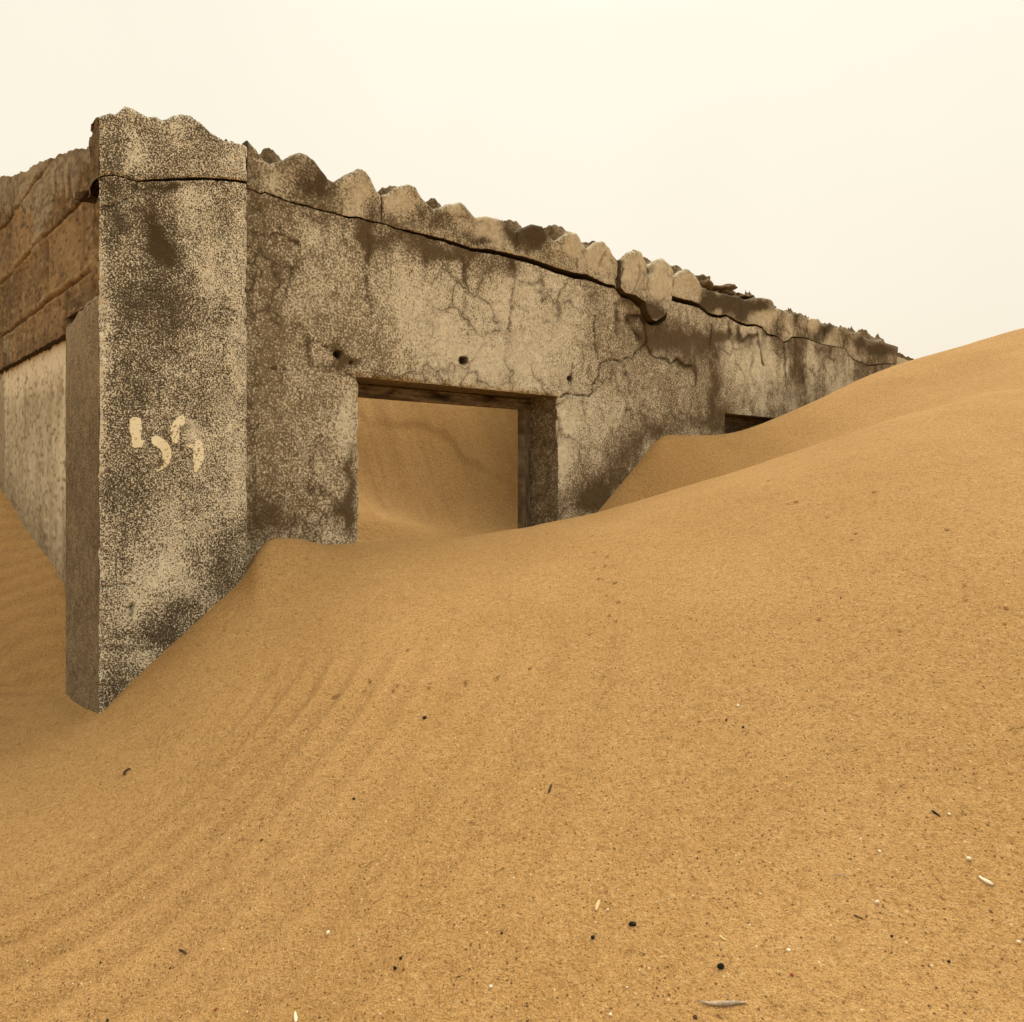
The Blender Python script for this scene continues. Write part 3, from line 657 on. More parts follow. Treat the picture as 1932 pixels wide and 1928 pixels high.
# top of the wall under the joint, the joint's dark core, the back and the broken end
us = ax(U_PIL, U_END, .01); ws = np.linspace(0, TK, 6)
U_, W_ = np.meshgrid(us, ws, indexing='ij')
Z_ = und(us)[:, None] - 0.004 * (W_ / TK) + 0.004 * fbm(U_ * 30, W_ * 30, 103, 3) * (W_ > 0)
mb.grid(uw(U_, WF + W_ + 0.002, Z_), dict(stain=0.9 + 0 * W_))
def back(u0, u1, z0, z1): mb.grid(np.array([[uw(u0, WF + TK, z0), uw(u0, WF + TK, z1)], [uw(u1, WF + TK, z0), uw(u1, WF + TK, z1)]]), dict(paint=.4 * np.ones(4)))
back(U_PIL, U_D0, ZB, .66); back(U_D0, U_D1, Z_L, .66); back(U_D1, U_W0, ZB, .60); back(U_W0, U_W1, Z_L, .60); back(U_W1, U_END, ZB, .58)
mb.box(U_PIL + .01, U_END - .02, WF + .14, WF + TK - .01, .56, .735, attrs=dict(stain=1.1))
zz = ax(ZB, .69, .01); W2, Z2 = np.meshgrid(np.linspace(0, TK, 16), zz, indexing='ij')
mb.grid(uw(U_END + 0.012 * fbm(W2 * 20, Z2 * 20, 104, 4), WF + W2, Z2), dict(stain=.6 + 0 * W2, paint=.2 + 0 * W2))
front_wall = mb.build('front_wall', M_wall, ruin)

# ---- eave beam in the pieces it has cracked into
beam_paint = [(590,350,26,26,-.1),(510,330,30,24,.15),(672,365,28,34,.5),(660,400,24,14,.3),(755,385,30,24,.55),(860,400,22,20,.35),(920,430,20,24,.75),(935,450,10,16,.6),(1080,470,28,26,.4),(1110,480,24,24,.35),(1140,490,20,30,.45),(1185,505,22,30,.55),(1225,530,24,40,.65),(1250,520,14,30,.6),(1290,535,22,24,.65),(1450,590,14,18,.6),(1420,590,10,10,.4),(1385,585,9,9,.5),(1355,585,8,8,.5),(1530,610,14,16,.45),(1490,620,10,16,.3),(1575,640,14,14,.3),(1610,645,10,14,.4)]
beam_stain = [(600,335,22,30,.7),(590,365,30,22,.4),(560,350,30,30,.25),(700,395,20,20,.45),(790,400,26,20,.5),(830,420,26,20,.6),(880,445,30,14,.55),(905,460,30,10,.7),(980,440,26,26,.95),(1010,440,22,24,1.0),(1000,470,30,10,.4),(960,425,12,14,.9),(1040,480,20,14,.3),(1213,582,24,18,.6),(1232,592,22,16,.85),(1360,565,34,16,1.0),(1400,585,22,16,.9),(1330,565,14,18,.8),(1440,575,20,10,.7),(1500,600,10,20,.5),(1560,620,14,14,.7),(1620,640,18,14,.8),(1660,660,24,14,.95),(1545,640,20,10,.3)]
beam_cracks = [(c2((1080,640),(1085,720),(1078,790)), 1.8, .9), (c3((1020,510),(1030,580),(1015,650),(1010,690)), 1.8, .9), (c3((730,490),(735,560)), 1.8, .6), (c3((900,470),(890,540)), 2.5, .5), (c3((1130,540),(1145,640),(1100,740)), 2.2, .5), (c3((1410,630),(1400,700),(1385,760)), 2, .9), (c2((740,540),(745,620)), 2, .4),
  (c4((720,490),(725,650)), 1.6, .8), (c4((1050,610),(1045,700)), 1.5, .6), (c4((1200,660),(1195,750)), 1.6, .7), (c4((740,610),(800,640)), 1.2, .6), (c4((800,500),(815,600)), 1.5, .5), (c4((920,600),(915,660)), 1.5, .4), (c3((300,320),(290,420)), 3, .5),
  (c3((920,450),(925,475)), 3, .7), (c3((1205,570),(1210,600)), 4, .8), (c3((1240,560),(1235,590)), 3, .6), (c3((965,510),(980,530)), 3, .6)]
def beam_piece(x0, x1, push=0.0, rough_top=0.004, ztop_stain=0.0, tk=TK, tilt=0.0):
    mb = MB()
    u0, u1 = ufx(x0), ufx(x1)
    us = ax(u0, u1, .0032 if x1 < 1330 else .006); nv = 40
    jl = 0.0034 * fbm(us * 45, us * 0, 121, 5, .65); jt = 0.0050 * fbm(us * 38, us * 0 + 5, 122, 5, .65)
    zb = low_f(us) + jl; zt = np.maximum(top_f(us) + jt, zb + .02)
    v = np.linspace(0, 1, nv)
    U_ = np.repeat(us[:, None], nv, 1); Z_ = zb[:, None] + (zt - zb)[:, None] * v[None]
    x, y = proj(uw(U_, WF, Z_))
    paint = np.clip(0.36 + 0.30 * fbm(U_ * 7, Z_ * 7, 123, 4) + blobs(x, y, beam_paint), 0, 1.2)
    stain = np.clip(1.2 * blobs(x, y, beam_stain) + .38 * sstep(1310, 1340, x) * sstep(.9, .2, paint) + 0.30 * sstep(.1, .9, fbm(U_ * 9 + 3, Z_ * 9, 124, 4)), 0, 1.15)
    crack = np.clip(lines(x, y, beam_cracks), 0, 1)
    stain = np.clip(stain + .5 * np.exp(-(1 - v)[None] * (zt - zb)[:, None] / .006) * (.5 + fbm(U_ * 20, Z_ * 20, 125, 2)), 0, 1.15)
    # each corrugation left its own swelling in the mortar
    bul = -0.010 * (top_f(us) - 0.78)[:, None] / 0.05 * sstep(0.2, 1.0, v)[None]
    rnd = 0.002 * np.exp(-v / .04)[None] ** 2 + 0.014 * np.exp(-(1 - v) / .05)[None] ** 2
    d = bul + rnd + 0.005 * fbm(U_ * 8, Z_ * 8, 126, 4) + 0.0016 * fbm(U_ * 45, Z_ * 45, 127, 3) + 0.006 * crack
    Wf = WF - push - tilt * (1 - v)[None] + d
    mb.grid(uw(U_, Wf, Z_), dict(paint=paint, stain=stain, crack=crack), 0)
    # bedding of the roof sheets: runs back and up with the old roof pitch, broken and rough
    ws = np.linspace(0, 1, 22)
    W_ = Wf[:, -1:] + (tk) * ws[None]; U2 = np.repeat(us[:, None], 22, 1)
    sm = np.stack([np.interp(us - 0.006 * k, us, zt) for k in range(22)], 1)
    rough = (0.5 + ws[None]) * (0.016 * fbm(U2 * 14, W_ * 14, 128, 4) + rough_top * 2 * np.abs(fbm(U2 * 45, W_ * 45, 129, 3)))
    kk = max(3, int(.07 / (us[1] - us[0]))); ker = np.hanning(2 * kk + 1); ker /= ker.sum()
    avg = np.convolve(np.pad(zt, kk, mode='edge'), ker, 'valid')
    fill = avg[:, None] - .010 + .055 * sstep(-.2, .6, fbm(U2 * 9 + 2, W_ * 9, 131, 3)) + rough * 1.5
    lw = sstep(0.08, .40, ws)[None] * sstep(1.3, .85, ws)[None]
    Zt = sm * (1 - lw) + fill * lw + rough * .3 * sstep(0.0, .25, ws)[None]
    mb.grid(uw(U2, W_, Zt), None, 1)
    # underside, ends and back
    wb = np.linspace(0, 1, 6); Wb = Wf[:, :1] + (WF + .16 - Wf[:, :1]) * wb[None]; Ub = np.repeat(us[:, None], 6, 1)
    Zb = zb[:, None] + 0.002 * fbm(Ub * 40, Wb * 40, 130, 3) * (wb[None] > 0)
    mb.grid(uw(Ub, Wb, Zb), dict(stain=.9 + 0 * Wb), 0)
    bw = W_[:, -1]
    mb.grid(np.stack([uw(us, bw, zb), uw(us, bw, Zt[:, -1])], 1), None, 1)
    for i in (0, -1):
        Ve = np.linspace(0, 1, 12)
        front = uw(us[i], Wf[i, :], Z_[i, :]);
        rear = uw(us[i], np.full(nv, WF + tk), Z_[i, :])
        mb.grid(np.stack([front, rear], 0), dict(stain=np.full((2, nv), .7)), 0)
    o = mb.build('eave_beam', [M_beam, M_rubble], ruin)
    return o
beam_piece(467, 721)
beam_piece(721.6, 1163.5, push=0.002)
fr = beam_piece(1164.5, 1261, push=0.016, tilt=0.006); tag(fr, 'sagging tooth of beam hanging into the wall')
beam_piece(1262, 1320, push=0.006)
beam_piece(1320.6, 1693, push=-0.002, rough_top=0.018)

# ---- corner pillar
p_low = np.array(c1((700,680),(750,668),(820,665),(900,685),(980,708),(1100,695),(1280,685),(1440,682),(1560,688),(1700,700),(1775,716)))
p_gap = np.array([(180,2.2),(260,2.6),(275,4.2),(330,5.8),(450,5.6),(472,4)], float)
p_top = np.array(c1((715,230),(780,220),(830,225),(870,200),(900,165),(930,185),(970,205),(1020,235),(1060,248),(1110,248),(1150,270),(1190,265),(1240,235),(1300,230),(1370,245),(1420,280),(1470,330),(1540,390),(1600,420),(1680,432),(1740,450),(1780,478)))
def edge_p(pts):
    uu, zz = on_front(pts[:, 0], pts[:, 1], 0.0); return lambda u: np.interp(u, uu, zz)
pl_f = edge_p(p_low)
pu = p_low.copy(); pu[:, 1] += np.interp(pu[:, 0], p_gap[:, 0], p_gap[:, 1]); pu_f = edge_p(pu)
pt_f = edge_p(p_top)
pil_paint = [(250,275,20,30,.45),(335,235,30,18,.45),(320,270,30,26,.25),(195,620,8,160,.55),(193,880,7,120,.45),(205,690,14,60,.35),(360,400,30,40,.45),(395,540,30,40,.30),(400,510,22,50,.35),(386,510,8,9,.8),(447,620,18,330,.35),(350,480,18,30,.25),(420,360,40,24,-.1),(240,300,40,14,.2),(430,290,40,30,.25),(440,950,18,80,.3),(300,1050,60,70,.25),(260,1110,50,60,.35),(330,1080,26,26,.3),(390,1010,50,60,.12),(270,1250,24,22,.55),(235,1230,30,40,.2),(255,1160,24,30,.4),(360,1090,26,20,.3),(210,980,12,60,.25),(370,900,40,60,.1),(430,780,30,80,.2),(230,380,16,20,.15),
  (215,290,14,30,-.3),(300,450,46,70,-.55),(320,570,90,50,-.35),(240,560,30,60,-.2),(250,730,50,40,-.30),(230,680,24,50,-.1),(310,650,60,60,-.18),(215,370,16,30,-.3),(225,430,16,40,-.3),(310,260,20,40,-.2),(380,230,30,20,-.1),(230,940,40,40,-.2),(420,1060,40,50,-.45),(440,1000,14,40,-.15),(380,1110,40,30,-.30),(300,1190,40,30,-.40),(250,1270,40,20,-.1),(340,1150,30,22,-.4),(215,1300,20,30,-.25),(230,1200,50,14,-.25),(300,350,70,14,-.25),(240,350,30,18,-.25),(220,850,30,40,.0),(410,560,40,20,-.1),(300,880,60,60,-.08)]
pil_stain = [(295,440,22,46,.95),(310,470,32,26,1.0),(325,500,22,12,.7),(282,385,16,40,.55),(320,545,60,26,.40),(220,400,12,40,.5),(205,350,14,20,.5),(300,352,50,8,.7),(400,350,60,8,.5),(325,345,14,6,.8),(300,600,60,30,.2),(350,1150,70,18,.35),(240,1225,60,10,.6),(420,1065,40,24,.5),(440,1030,12,20,.5),(200,1310,20,20,.4),(215,930,10,40,.3)]
pil_cracks = [(c1((980,708),(960,780),(870,860),(810,890),(715,880)), 1.6, .8), (c1((900,1420),(1050,1490),(1200,1500)), 1.8, .5), (c1((1600,1620),(1680,1640)), 1.8, .6), (c7((715,515),(790,515),(890,490)), 1.8, .85), (c7((720,685),(770,690)), 1.8, .7), (c6((880,700),(870,740)), 2, .5), (c6((1255,390),(1275,410)), 3, .8), (c7((900,670),(940,650),(945,700),(930,720)), 4, .95), (c7((1200,480),(1230,465)), 2, .8), (c7((1060,255),(1090,245)), 3, .6), (c7((1600,70),(1610,95)), 4, .7), (c7((945,840),(950,860)), 3, .7), (c7((1570,60),(1640,40)), 2, .3)]
def pil_attr(u, z):
    x, y = proj(uw(u, 0.0, z))
    paint = 0.54 + 0.16 * fbm(u * 6, z * 5, 141, 4) + 0.14 * fbm(u * 22, z * 14, 142, 3) + .62 * blobs(x, y, pil_paint + [(373,812,9,15,.7),(366,830,12,6,.5),(265,834,10,5,.5),(352,792,14,6,.4),(290,806,20,5,.3)])
    stain = np.clip(blobs(x, y, pil_stain) + .5 * sstep(.25, .8, fbm(u * 34, z * 3.2, 147, 4)) * sstep(-.35, .2, z), 0, 1.15)
    crack = np.clip(lines(x, y, pil_cracks), 0, 1)
    d = 0.0022 * fbm(u * 7, z * 7, 143, 4) + 0.0012 * fbm(u * 45, z * 45, 144, 3) + 0.005 * crack
    d = d + 0.005 * np.exp(-((x - 300) / 36) ** 2 - ((y - 455) / 52) ** 2)
    ed = np.minimum(u, U_PIL - u)                       # worn arrises
    d = d + 0.006 * np.exp(-ed / .003) + 0.004 * np.exp(-ed / .006) * np.clip(fbm(u * 0 + 3, z * 30, 145, 3), 0, 1)
    ch = sstep(.45, .85, .5 + .5 * fbm(z * 38, np.floor(u / .16) * 7.0, 148, 3))
    d = d + .011 * ch * np.exp(-(ed / .006) ** 2)
    paint = paint + 0.14 * np.exp(-ed / .004)
    return dict(paint=np.clip(paint, 0, 1.3), stain=stain, crack=crack), d
pillar = None
mb = MB()
us = ax(0, U_PIL, .0024); n = 560; v = np.linspace(0, 1, n)
zt = pu_f(us) + 0.001 * fbm(us * 90, us * 0, 146, 2)
U_ = np.repeat(us[:, None], n, 1); Z_ = ZB + (zt - ZB)[:, None] * v[None]
at, d = pil_attr(U_, Z_)
mb.grid(uw(U_, d, Z_), at, 0)
# left flank: plastered up to a broken edge, bare rough block core above
ws = ax(0, .30, .005); v = np.linspace(0, 1, 240)
edge_z = .372 + .014 * fbm(ws * 28, ws * 0, 151, 4) - .03 * sstep(.15, .28, ws)
W_ = np.repeat(ws[:, None], len(v), 1); Z2 = ZB + (edge_z - ZB)[:, None] * v[None]
_, d0 = pil_attr(np.zeros((1, len(v))), Z2[:1])
Uo = .0022 * fbm(W_ * 25, Z2 * 25, 153, 3) + .008 * sstep(.02, 0, edge_z[:, None] - Z2) * sstep(0, .02, W_)
fl_st = .25 + .25 * fbm(W_ * 6, Z2 * 9, 155, 3) + .12 * sstep(-.4, -.5, Z2) * sstep(.1, .25, W_)
fl_p = np.clip(.36 + .40 * fbm(W_ * 5, Z2 * 7, 156, 5) + .3 * sstep(.1, .35, Z2), 0, 1)
Wd = W_ + d0 * (1 - sstep(0, .02, W_))
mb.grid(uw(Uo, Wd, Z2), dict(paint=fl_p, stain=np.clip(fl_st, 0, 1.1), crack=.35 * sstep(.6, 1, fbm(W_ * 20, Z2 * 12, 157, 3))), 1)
v2 = np.linspace(0, 1, 110); wu = ax(.004, .30, .004)
ez2 = np.interp(wu, ws, edge_z)
W_ = np.repeat(wu[:, None], len(v2), 1); Z3u = (ez2 - .004)[:, None] + (.70 - ez2)[:, None] * v2[None]
Uu = .012 + .012 * fbm(W_ * 22, Z3u * 30, 152, 5) + .040 * sstep(.065, .105, W_ + .014 * fbm(W_ * 3, Z3u * 22, 154, 3))
gq = .5 + .5 * fbm(W_ * 40, Z3u * 90, 158, 4)
mb.grid(uw(np.maximum(Uu, .004), W_, Z3u), dict(grain=gq, tone=.5 + .5 * fbm(W_ * 9, Z3u * 14, 159, 4), stain=np.clip(.9 * sstep(.1, .6, fbm(W_ * 20, Z3u * 26, 160, 4)), 0, .8)), 2)
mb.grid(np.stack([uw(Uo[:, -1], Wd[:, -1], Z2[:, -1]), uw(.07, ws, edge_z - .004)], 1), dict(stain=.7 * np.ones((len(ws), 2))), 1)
# right flank, back and top
zs2 = ax(ZB, .66, .02)
W3, Z3 = np.meshgrid(np.linspace(0, WF + .02, 6), zs2, indexing='ij')
_, dR = pil_attr(np.full((1, len(zs2)), U_PIL), zs2[None])
mb.grid(uw(U_PIL, np.maximum(W3, dR * (W3 < .01)), Z3), dict(paint=.5 + 0 * W3), 0)
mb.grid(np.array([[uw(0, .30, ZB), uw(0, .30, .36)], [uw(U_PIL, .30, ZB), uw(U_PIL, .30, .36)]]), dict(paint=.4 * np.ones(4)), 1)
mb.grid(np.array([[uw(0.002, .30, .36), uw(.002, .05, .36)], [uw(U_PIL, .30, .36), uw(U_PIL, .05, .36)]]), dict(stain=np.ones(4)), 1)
tz = np.linspace(0, .2, 8); Wt, Ut = np.meshgrid(tz, us, indexing='ij')
mb.grid(uw(Ut, Wt + .003, (zt[None] - .002) + .003 * fbm(Ut * 30, Wt * 30, 158, 3)), dict(stain=.9 + 0 * Wt), 0)
mb.box(.095, U_PIL - .004, .07, .19, .3, .735, 1, dict(stain=1.0))
pillar = mb.build('corner_pillar', [M_pillar, M_side, M_block], ruin)
tag(pillar, 'speckled corner pillar with painted strokes')

# pillar cap above the crack
mb = MB(); nv = 70; v = np.linspace(0, 1, nv)
zb = pl_f(us) + .001 * fbm(us * 90, us * 0, 161, 2); zt2 = pt_f(us) + .0042 * fbm(us * 45, us * 0, 162, 5, .65)
U_ = np.repeat(us[:, None], nv, 1); Z_ = zb[:, None] + (zt2 - zb)[:, None] * v[None]
at, d = pil_attr(U_, Z_)
rnd = .007 * np.exp(-(1 - v) / .05)[None] ** 2 + .004 * np.exp(-v / .04)[None] ** 2
Wc = d + rnd + .003 * fbm(U_ * 14, Z_ * 14, 163, 3) - .001
mb.grid(uw(U_, Wc, Z_), at, 0)
ws = np.linspace(0, 1, 24); W_ = Wc[:, -1:] + .20 * ws[None]; U2 = np.repeat(us[:, None], 24, 1)
sm = np.stack([np.interp(us - .006 * k, us, zt2) for k in range(24)], 1)
lim = sstep(.03, .09, U2)                      # the left end is broken away towards the back
Zt = sm + .030 * ws[None] + (.3 + ws[None]) * sstep(0, .2, ws)[None] * (.012 * fbm(U2 * 14, W_ * 14, 164, 4) + .010 * np.abs(fbm(U2 * 45, W_ * 45, 165, 3)))
Zt = Zt - (1 - lim) * .13 * sstep(.30, .55, ws)[None]
mb.grid(uw(np.maximum(U2, .085 * sstep(.34, .46, ws)[None]), W_, Zt), dict(stain=.5 + 0 * W_), 2)
nz = 40; vv = np.linspace(0, 1, nz); ww = W_[0]
WW = np.repeat(ww[:, None], nz, 1); ZZ = zb[0] - .03 * sstep(.05, .3, ws)[:, None] + (Zt[0] - zb[0])[:, None] * vv[None]
lo_u = .010 * fbm(WW * 25, ZZ * 25, 166, 4) - .004
side_u = lo_u * sstep(0, .1, ws)[:, None] + .085 * sstep(.34, .46, ws)[:, None]
mb.grid(uw(side_u, WW, ZZ), None, 2)
Wb, Ub = np.meshgrid(np.linspace(.002, .2, 8), us, indexing='ij')
mb.grid(uw(np.maximum(Ub, .085 * sstep(.068, .092, Wb)), Wb, zb[None] + .002 * fbm(Ub * 40, Wb * 40, 167, 3) * (Wb > .01)), dict(stain=.9 + 0 * Wb), 0)
mb.grid(np.stack([uw(us, W_[:, -1], zb), uw(us, W_[:, -1], Zt[:, -1])], 1), None, 2)
mb.grid(np.stack([uw(U_PIL, Wc[-1], Z_[-1]), uw(U_PIL, np.full(nv, .2), Z_[-1])], 0), dict(paint=np.full((2, nv), .5)), 0)
cap = mb.build('pillar_cap', [M_pillar, M_side, M_rubble], ruin)

# painted strokes on the pillar: what is left of two numerals
def poly_patch(pts, name, parent, mat, plane_w=-0.0012):
    pts = np.array(crop((0, 1100), .5187, pts))
    uu, zz = on_front(pts[:, 0], pts[:, 1], 0.0)
    # smooth closed outline, then ragged edge
    P2 = np.stack([uu, zz], 1); n = len(P2); dens = []
    for i in range(n):
        p0, p1, p2, p3 = P2[i - 1], P2[i], P2[(i + 1) % n], P2[(i + 2) % n]
        for t in np.linspace(0, 1, 9)[:-1]:
            dens.append(.5 * ((2 * p1) + (-p0 + p2) * t + (2 * p0 - 5 * p1 + 4 * p2 - p3) * t ** 2 + (-p0 + 3 * p1 - 3 * p2 + p3) * t ** 3))
    Q = np.array(dens); Q = Q.mean(0) + (Q - Q.mean(0)) * np.array([1.06, 1.03])
    Q += .0016 * np.stack([fbm(Q[:, 0] * 350, Q[:, 1] * 350, 171, 2), fbm(Q[:, 0] * 350, Q[:, 1] * 350, 172, 2)], 1)
    import bmesh
    bm = bmesh.new(); vs = []
    for q in Q:
        _, dd = pil_attr(np.array([[q[0]]]), np.array([[q[1]]]))
        p = uw(q[0], plane_w + float(dd[0, 0]), q[1]); vs.append(bm.verts.new((p[0] - ORIGIN[0], p[1] - ORIGIN[1], p[2] + H)))
    f = bm.faces.new(vs)
    bmesh.ops.triangulate(bm, faces=[f])
    ext = bmesh.ops.extrude_face_region(bm, geom=list(bm.faces))
    bmesh.ops.translate(bm, verts=[g for g in ext['geom'] if isinstance(g, bmesh.types.BMVert)], vec=(D2[0] * .002, D2[1] * .002, 0))
    me = bpy.data.meshes.new(name); bm.to_mesh(me); bm.free(); me.materials.append(mat)
    o = bpy.data.objects.new(name, me); COL.objects.link(o); o.parent = parent
    o.location = (0, 0, 0); return o
# pillar sits at the root origin, so its children use the same coordinates
for pts in ([(930,865),(965,852),(1000,870),(1008,930),(1000,1005),(1022,1012),(1008,1050),(962,1066),(938,1045),(943,1010),(925,940)],
            [(1082,1008),(1108,985),(1150,1000),(1195,1040),(1218,1105),(1205,1165),(1172,1205),(1112,1236),(1150,1198),(1168,1150),(1160,1108),(1130,1070),(1092,1040)],
            [(1298,840),(1322,868),(1310,903),(1276,930),(1268,1020),(1234,1022),(1218,960),(1230,895),(1262,855)],
            [(1318,1048),(1375,1046),(1408,1008),(1438,1035),(1448,1110),(1440,1170),(1393,1240),(1378,1190),(1390,1120),(1372,1078)]):
    poly_patch(pts, 'painted_stroke', pillar, M_paint)

# ---- side wall: bare blocks above, whitewashed plaster below
US_B, US_W = 0.060, 0.080
Z_DADO = 0.366
tpts = np.array([(-120, 372), (-40, 345), (0, 334), (25, 333), (40, 326), (55, 324), (60, 317), (75, 309), (105, 297), (120, 290), (145, 283), (165, 279), (182, 278)], float)
tw, tz_ = on_side(tpts[:, 0], tpts[:, 1], US_B); o_ = np.argsort(tw)
side_top = lambda wv: np.interp(wv, tw[o_], tz_[o_]) + .006 * fbm(wv * 25, wv * 0, 181, 4)
mb = MB()
ws = np.concatenate([ax(.03, 2.6, .0045), ax(2.62, 4.2, .03)]); nv = 190; v = np.linspace(0, 1, nv)
ztop = side_top(ws)
zlo = Z_DADO + .005 * fbm(ws * 30, ws * 0, 182, 4)
W_ = np.repeat(ws[:, None], nv, 1); Z_ = zlo[:, None] + (ztop - zlo)[:, None] * v[None]
zj = Z_ + .005 * fbm(W_ * 5, Z_ * 5, 183, 4)
course = np.floor((zj - .49) / .198)
jz = np.abs((zj - .49) / .198 - np.round((zj - .49) / .198)) * .198
wj = W_ + .2 * (course % 2) + .01 * fbm(W_ * 8, Z_ * 8, 184, 2)
jw = np.abs(wj / .40 - np.round(wj / .40)) * .40
jd = np.maximum(np.exp(-(jz / .0046) ** 2), .95 * np.exp(-(jw / .008) ** 2))
jm = jd * (.5 + .5 * sstep(-.5, .3, fbm(W_ * 9, Z_ * 9, 185, 3)))
squeeze = np.exp(-((jz - .013) / .010) ** 2) * sstep(-.1, .4, fbm(W_ * 5 + 9, Z_ * 5, 186, 3)) * (.6 + .8 * np.abs(fbm(W_ * 30, Z_ * 50, 199, 3)))
cem = sstep(.10, .02, (ztop[:, None] - Z_) - .045 - .06 * fbm(W_ * 13, Z_ * 0, 187, 4) - .05 * fbm(W_ * 40, Z_ * 4, 188, 3)) * .95
cem = np.maximum(cem, .9 * sstep(.25, .6, fbm(W_ * 3.5 + 1, Z_ * 4, 191, 3)) * sstep(.35, .8, W_))
near = sstep(.30, .06, W_)
pit = sstep(.2, .7, fbm(W_ * 24, Z_ * 15, 189, 4)) * (.35 + near)
runs = .6 * sstep(.4, .8, fbm(W_ * 40, Z_ * 7, 192, 3)) * sstep(.30, .0, ztop[:, None] - Z_)
d = .0035 * fbm(W_ * 8, Z_ * 8, 190, 5) + .0035 * fbm(W_ * 42, Z_ * 42, 198, 4) * (.4 + near) + .012 * jm - .007 * squeeze + .012 * pit - .006 * cem + .008 * runs
Up = US_B + d
stn = np.clip(.75 * jm + .55 * pit + .4 * near + .7 * runs + .5 * np.exp(-(Z_ - zlo[:, None]) / .008), 0, 1)
mb.grid(uw(Up, W_, Z_), dict(paint=cem, stain=stn, grain=.5 + .5 * fbm(W_ * 38, Z_ * 95, 231, 4) + .12 * squeeze, tone=.5 + .30 * fbm(W_ * 5, Z_ * 13, 232, 5) + .16 * np.sin(course * 2.4 + np.floor(wj / .40) * 1.7) + .15 * squeeze), 0)
ub = np.linspace(0, 1, 12); Wt = np.repeat(ws[:, None], 12, 1); Ut = Up[:, -1:] + (.20 - 0) * ub[None]
mb.grid(uw(Ut, Wt, ztop[:, None] + (.012 * fbm(Wt * 20, Ut * 20, 193, 4)) * (ub[None] > 0)), dict(paint=.8 + 0 * Wt, stain=.2 + 0 * Wt, grain=.5 + .4 * fbm(Wt * 50, Ut * 50, 233, 3), tone=.5 + 0 * Wt), 0)
mb.grid(np.stack([uw(Up[:, 0], ws, zlo), uw(US_W + .03, ws, zlo - .002)], 1), dict(stain=np.ones((len(ws), 2))), 0)
mb.grid(np.stack([uw(US_B + .21, ws, 0 * ws + ZB), uw(US_B + .21, ws, ztop)], 1), dict(paint=.5 * np.ones((len(ws), 2))), 0)
mb.grid(np.stack([uw(Up[-1], ws[-1], Z_[-1]), uw(US_B + .21, ws[-1], Z_[-1])], 0), None, 0)
side_wall = mb.build('side_wall', M_block, ruin)
tag(side_wall, 'bare brown blockwork side wall')
mb = MB()
ws2 = np.concatenate([ax(.29, 2.6, .006), ax(2.62, 4.2, .03)]); nv = 340; v = np.linspace(0, 1, nv)
zl = Z_DADO + .005 * fbm(ws2 * 30, ws2 * 0, 182, 4) - .001 - .012 * sstep(.3, .8, fbm(ws2 * 22, ws2 * 0 + 4, 194, 3))
W_ = np.repeat(ws2[:, None], nv, 1); Z_ = ZB + (zl - ZB)[:, None] * v[None]
x, y = proj(uw(US_W, W_, Z_))
pnt = .45 + .75 * sstep(.20, .36, Z_) - .15 * sstep(.1, -.3, Z_) + .15 * fbm(W_ * 5, Z_ * 3, 195, 3)
pnt = pnt - .7 * sstep(.06, .0, np.abs(W_ - 1.70) - .03)
stn = np.clip(.5 * sstep(-.15, -.35, Z_ + .22 * (.7 - W_)) + .6 * np.exp(-(zl[:, None] - Z_) / .006) + .6 * sstep(.55, .8, fbm(W_ * 30, Z_ * 8, 196, 3)), 0, 1)
mb.grid(uw(US_W + .002 * fbm(W_ * 9, Z_ * 9, 197, 4), W_, Z_), dict(paint=pnt, stain=stn, grain=.5 + .5 * fbm(W_ * 45, Z_ * 80, 234, 4), tone=.5 + .5 * fbm(W_ * 16, Z_ * 4, 235, 5)), 0)
mb.grid(np.stack([uw(US_W, ws2, zl), uw(US_W + .05, ws2, zl)], 1), dict(stain=np.ones((len(ws2), 2))), 0)
dado = mb.build('plaster_panel', M_dado, side_wall)
tag(dado, 'whitewashed lower plaster of the side wall')

# ---- rear wall of the room, and an unseen cross wall added to shade the drift
mb = MB()
for (u0, u1, w0, w1, zt0, sd) in [(2.02, 2.20, WF + TK + .002, 3.1, .75, 221), (.28, 6.2, 3.1, 3.28, .92, 222)]:
    along = ax(w0, w1, .03) if u1 - u0 < 1 else ax(u0, u1, .03)
    n_ = len(along); tp = zt0 + .02 * fbm(along * 6, along * 0, sd, 4)
    for off in ((u0, u1) if u1 - u0 < 1 else (w0, w1)):
        zz_ = np.linspace(0, 1, 20)
        Zq = ZB + (tp - ZB)[:, None] * zz_[None]; Aq = np.repeat(along[:, None], 20, 1)
        mb.grid(uw(off, Aq, Zq) if u1 - u0 < 1 else uw(Aq, off, Zq), dict(paint=.45 + 0 * Zq))
    lo_, hi_ = (u0, u1) if u1 - u0 < 1 else (w0, w1)
    e_ = [uw(o_, along, tp) if u1 - u0 < 1 else uw(along, o_, tp) for o_ in (lo_, hi_)]
    mb.grid(np.stack(e_, 1), dict(stain=.5 * np.ones((n_, 2))))
mb.build('rear_and_shade_wall', M_wall, ruin)

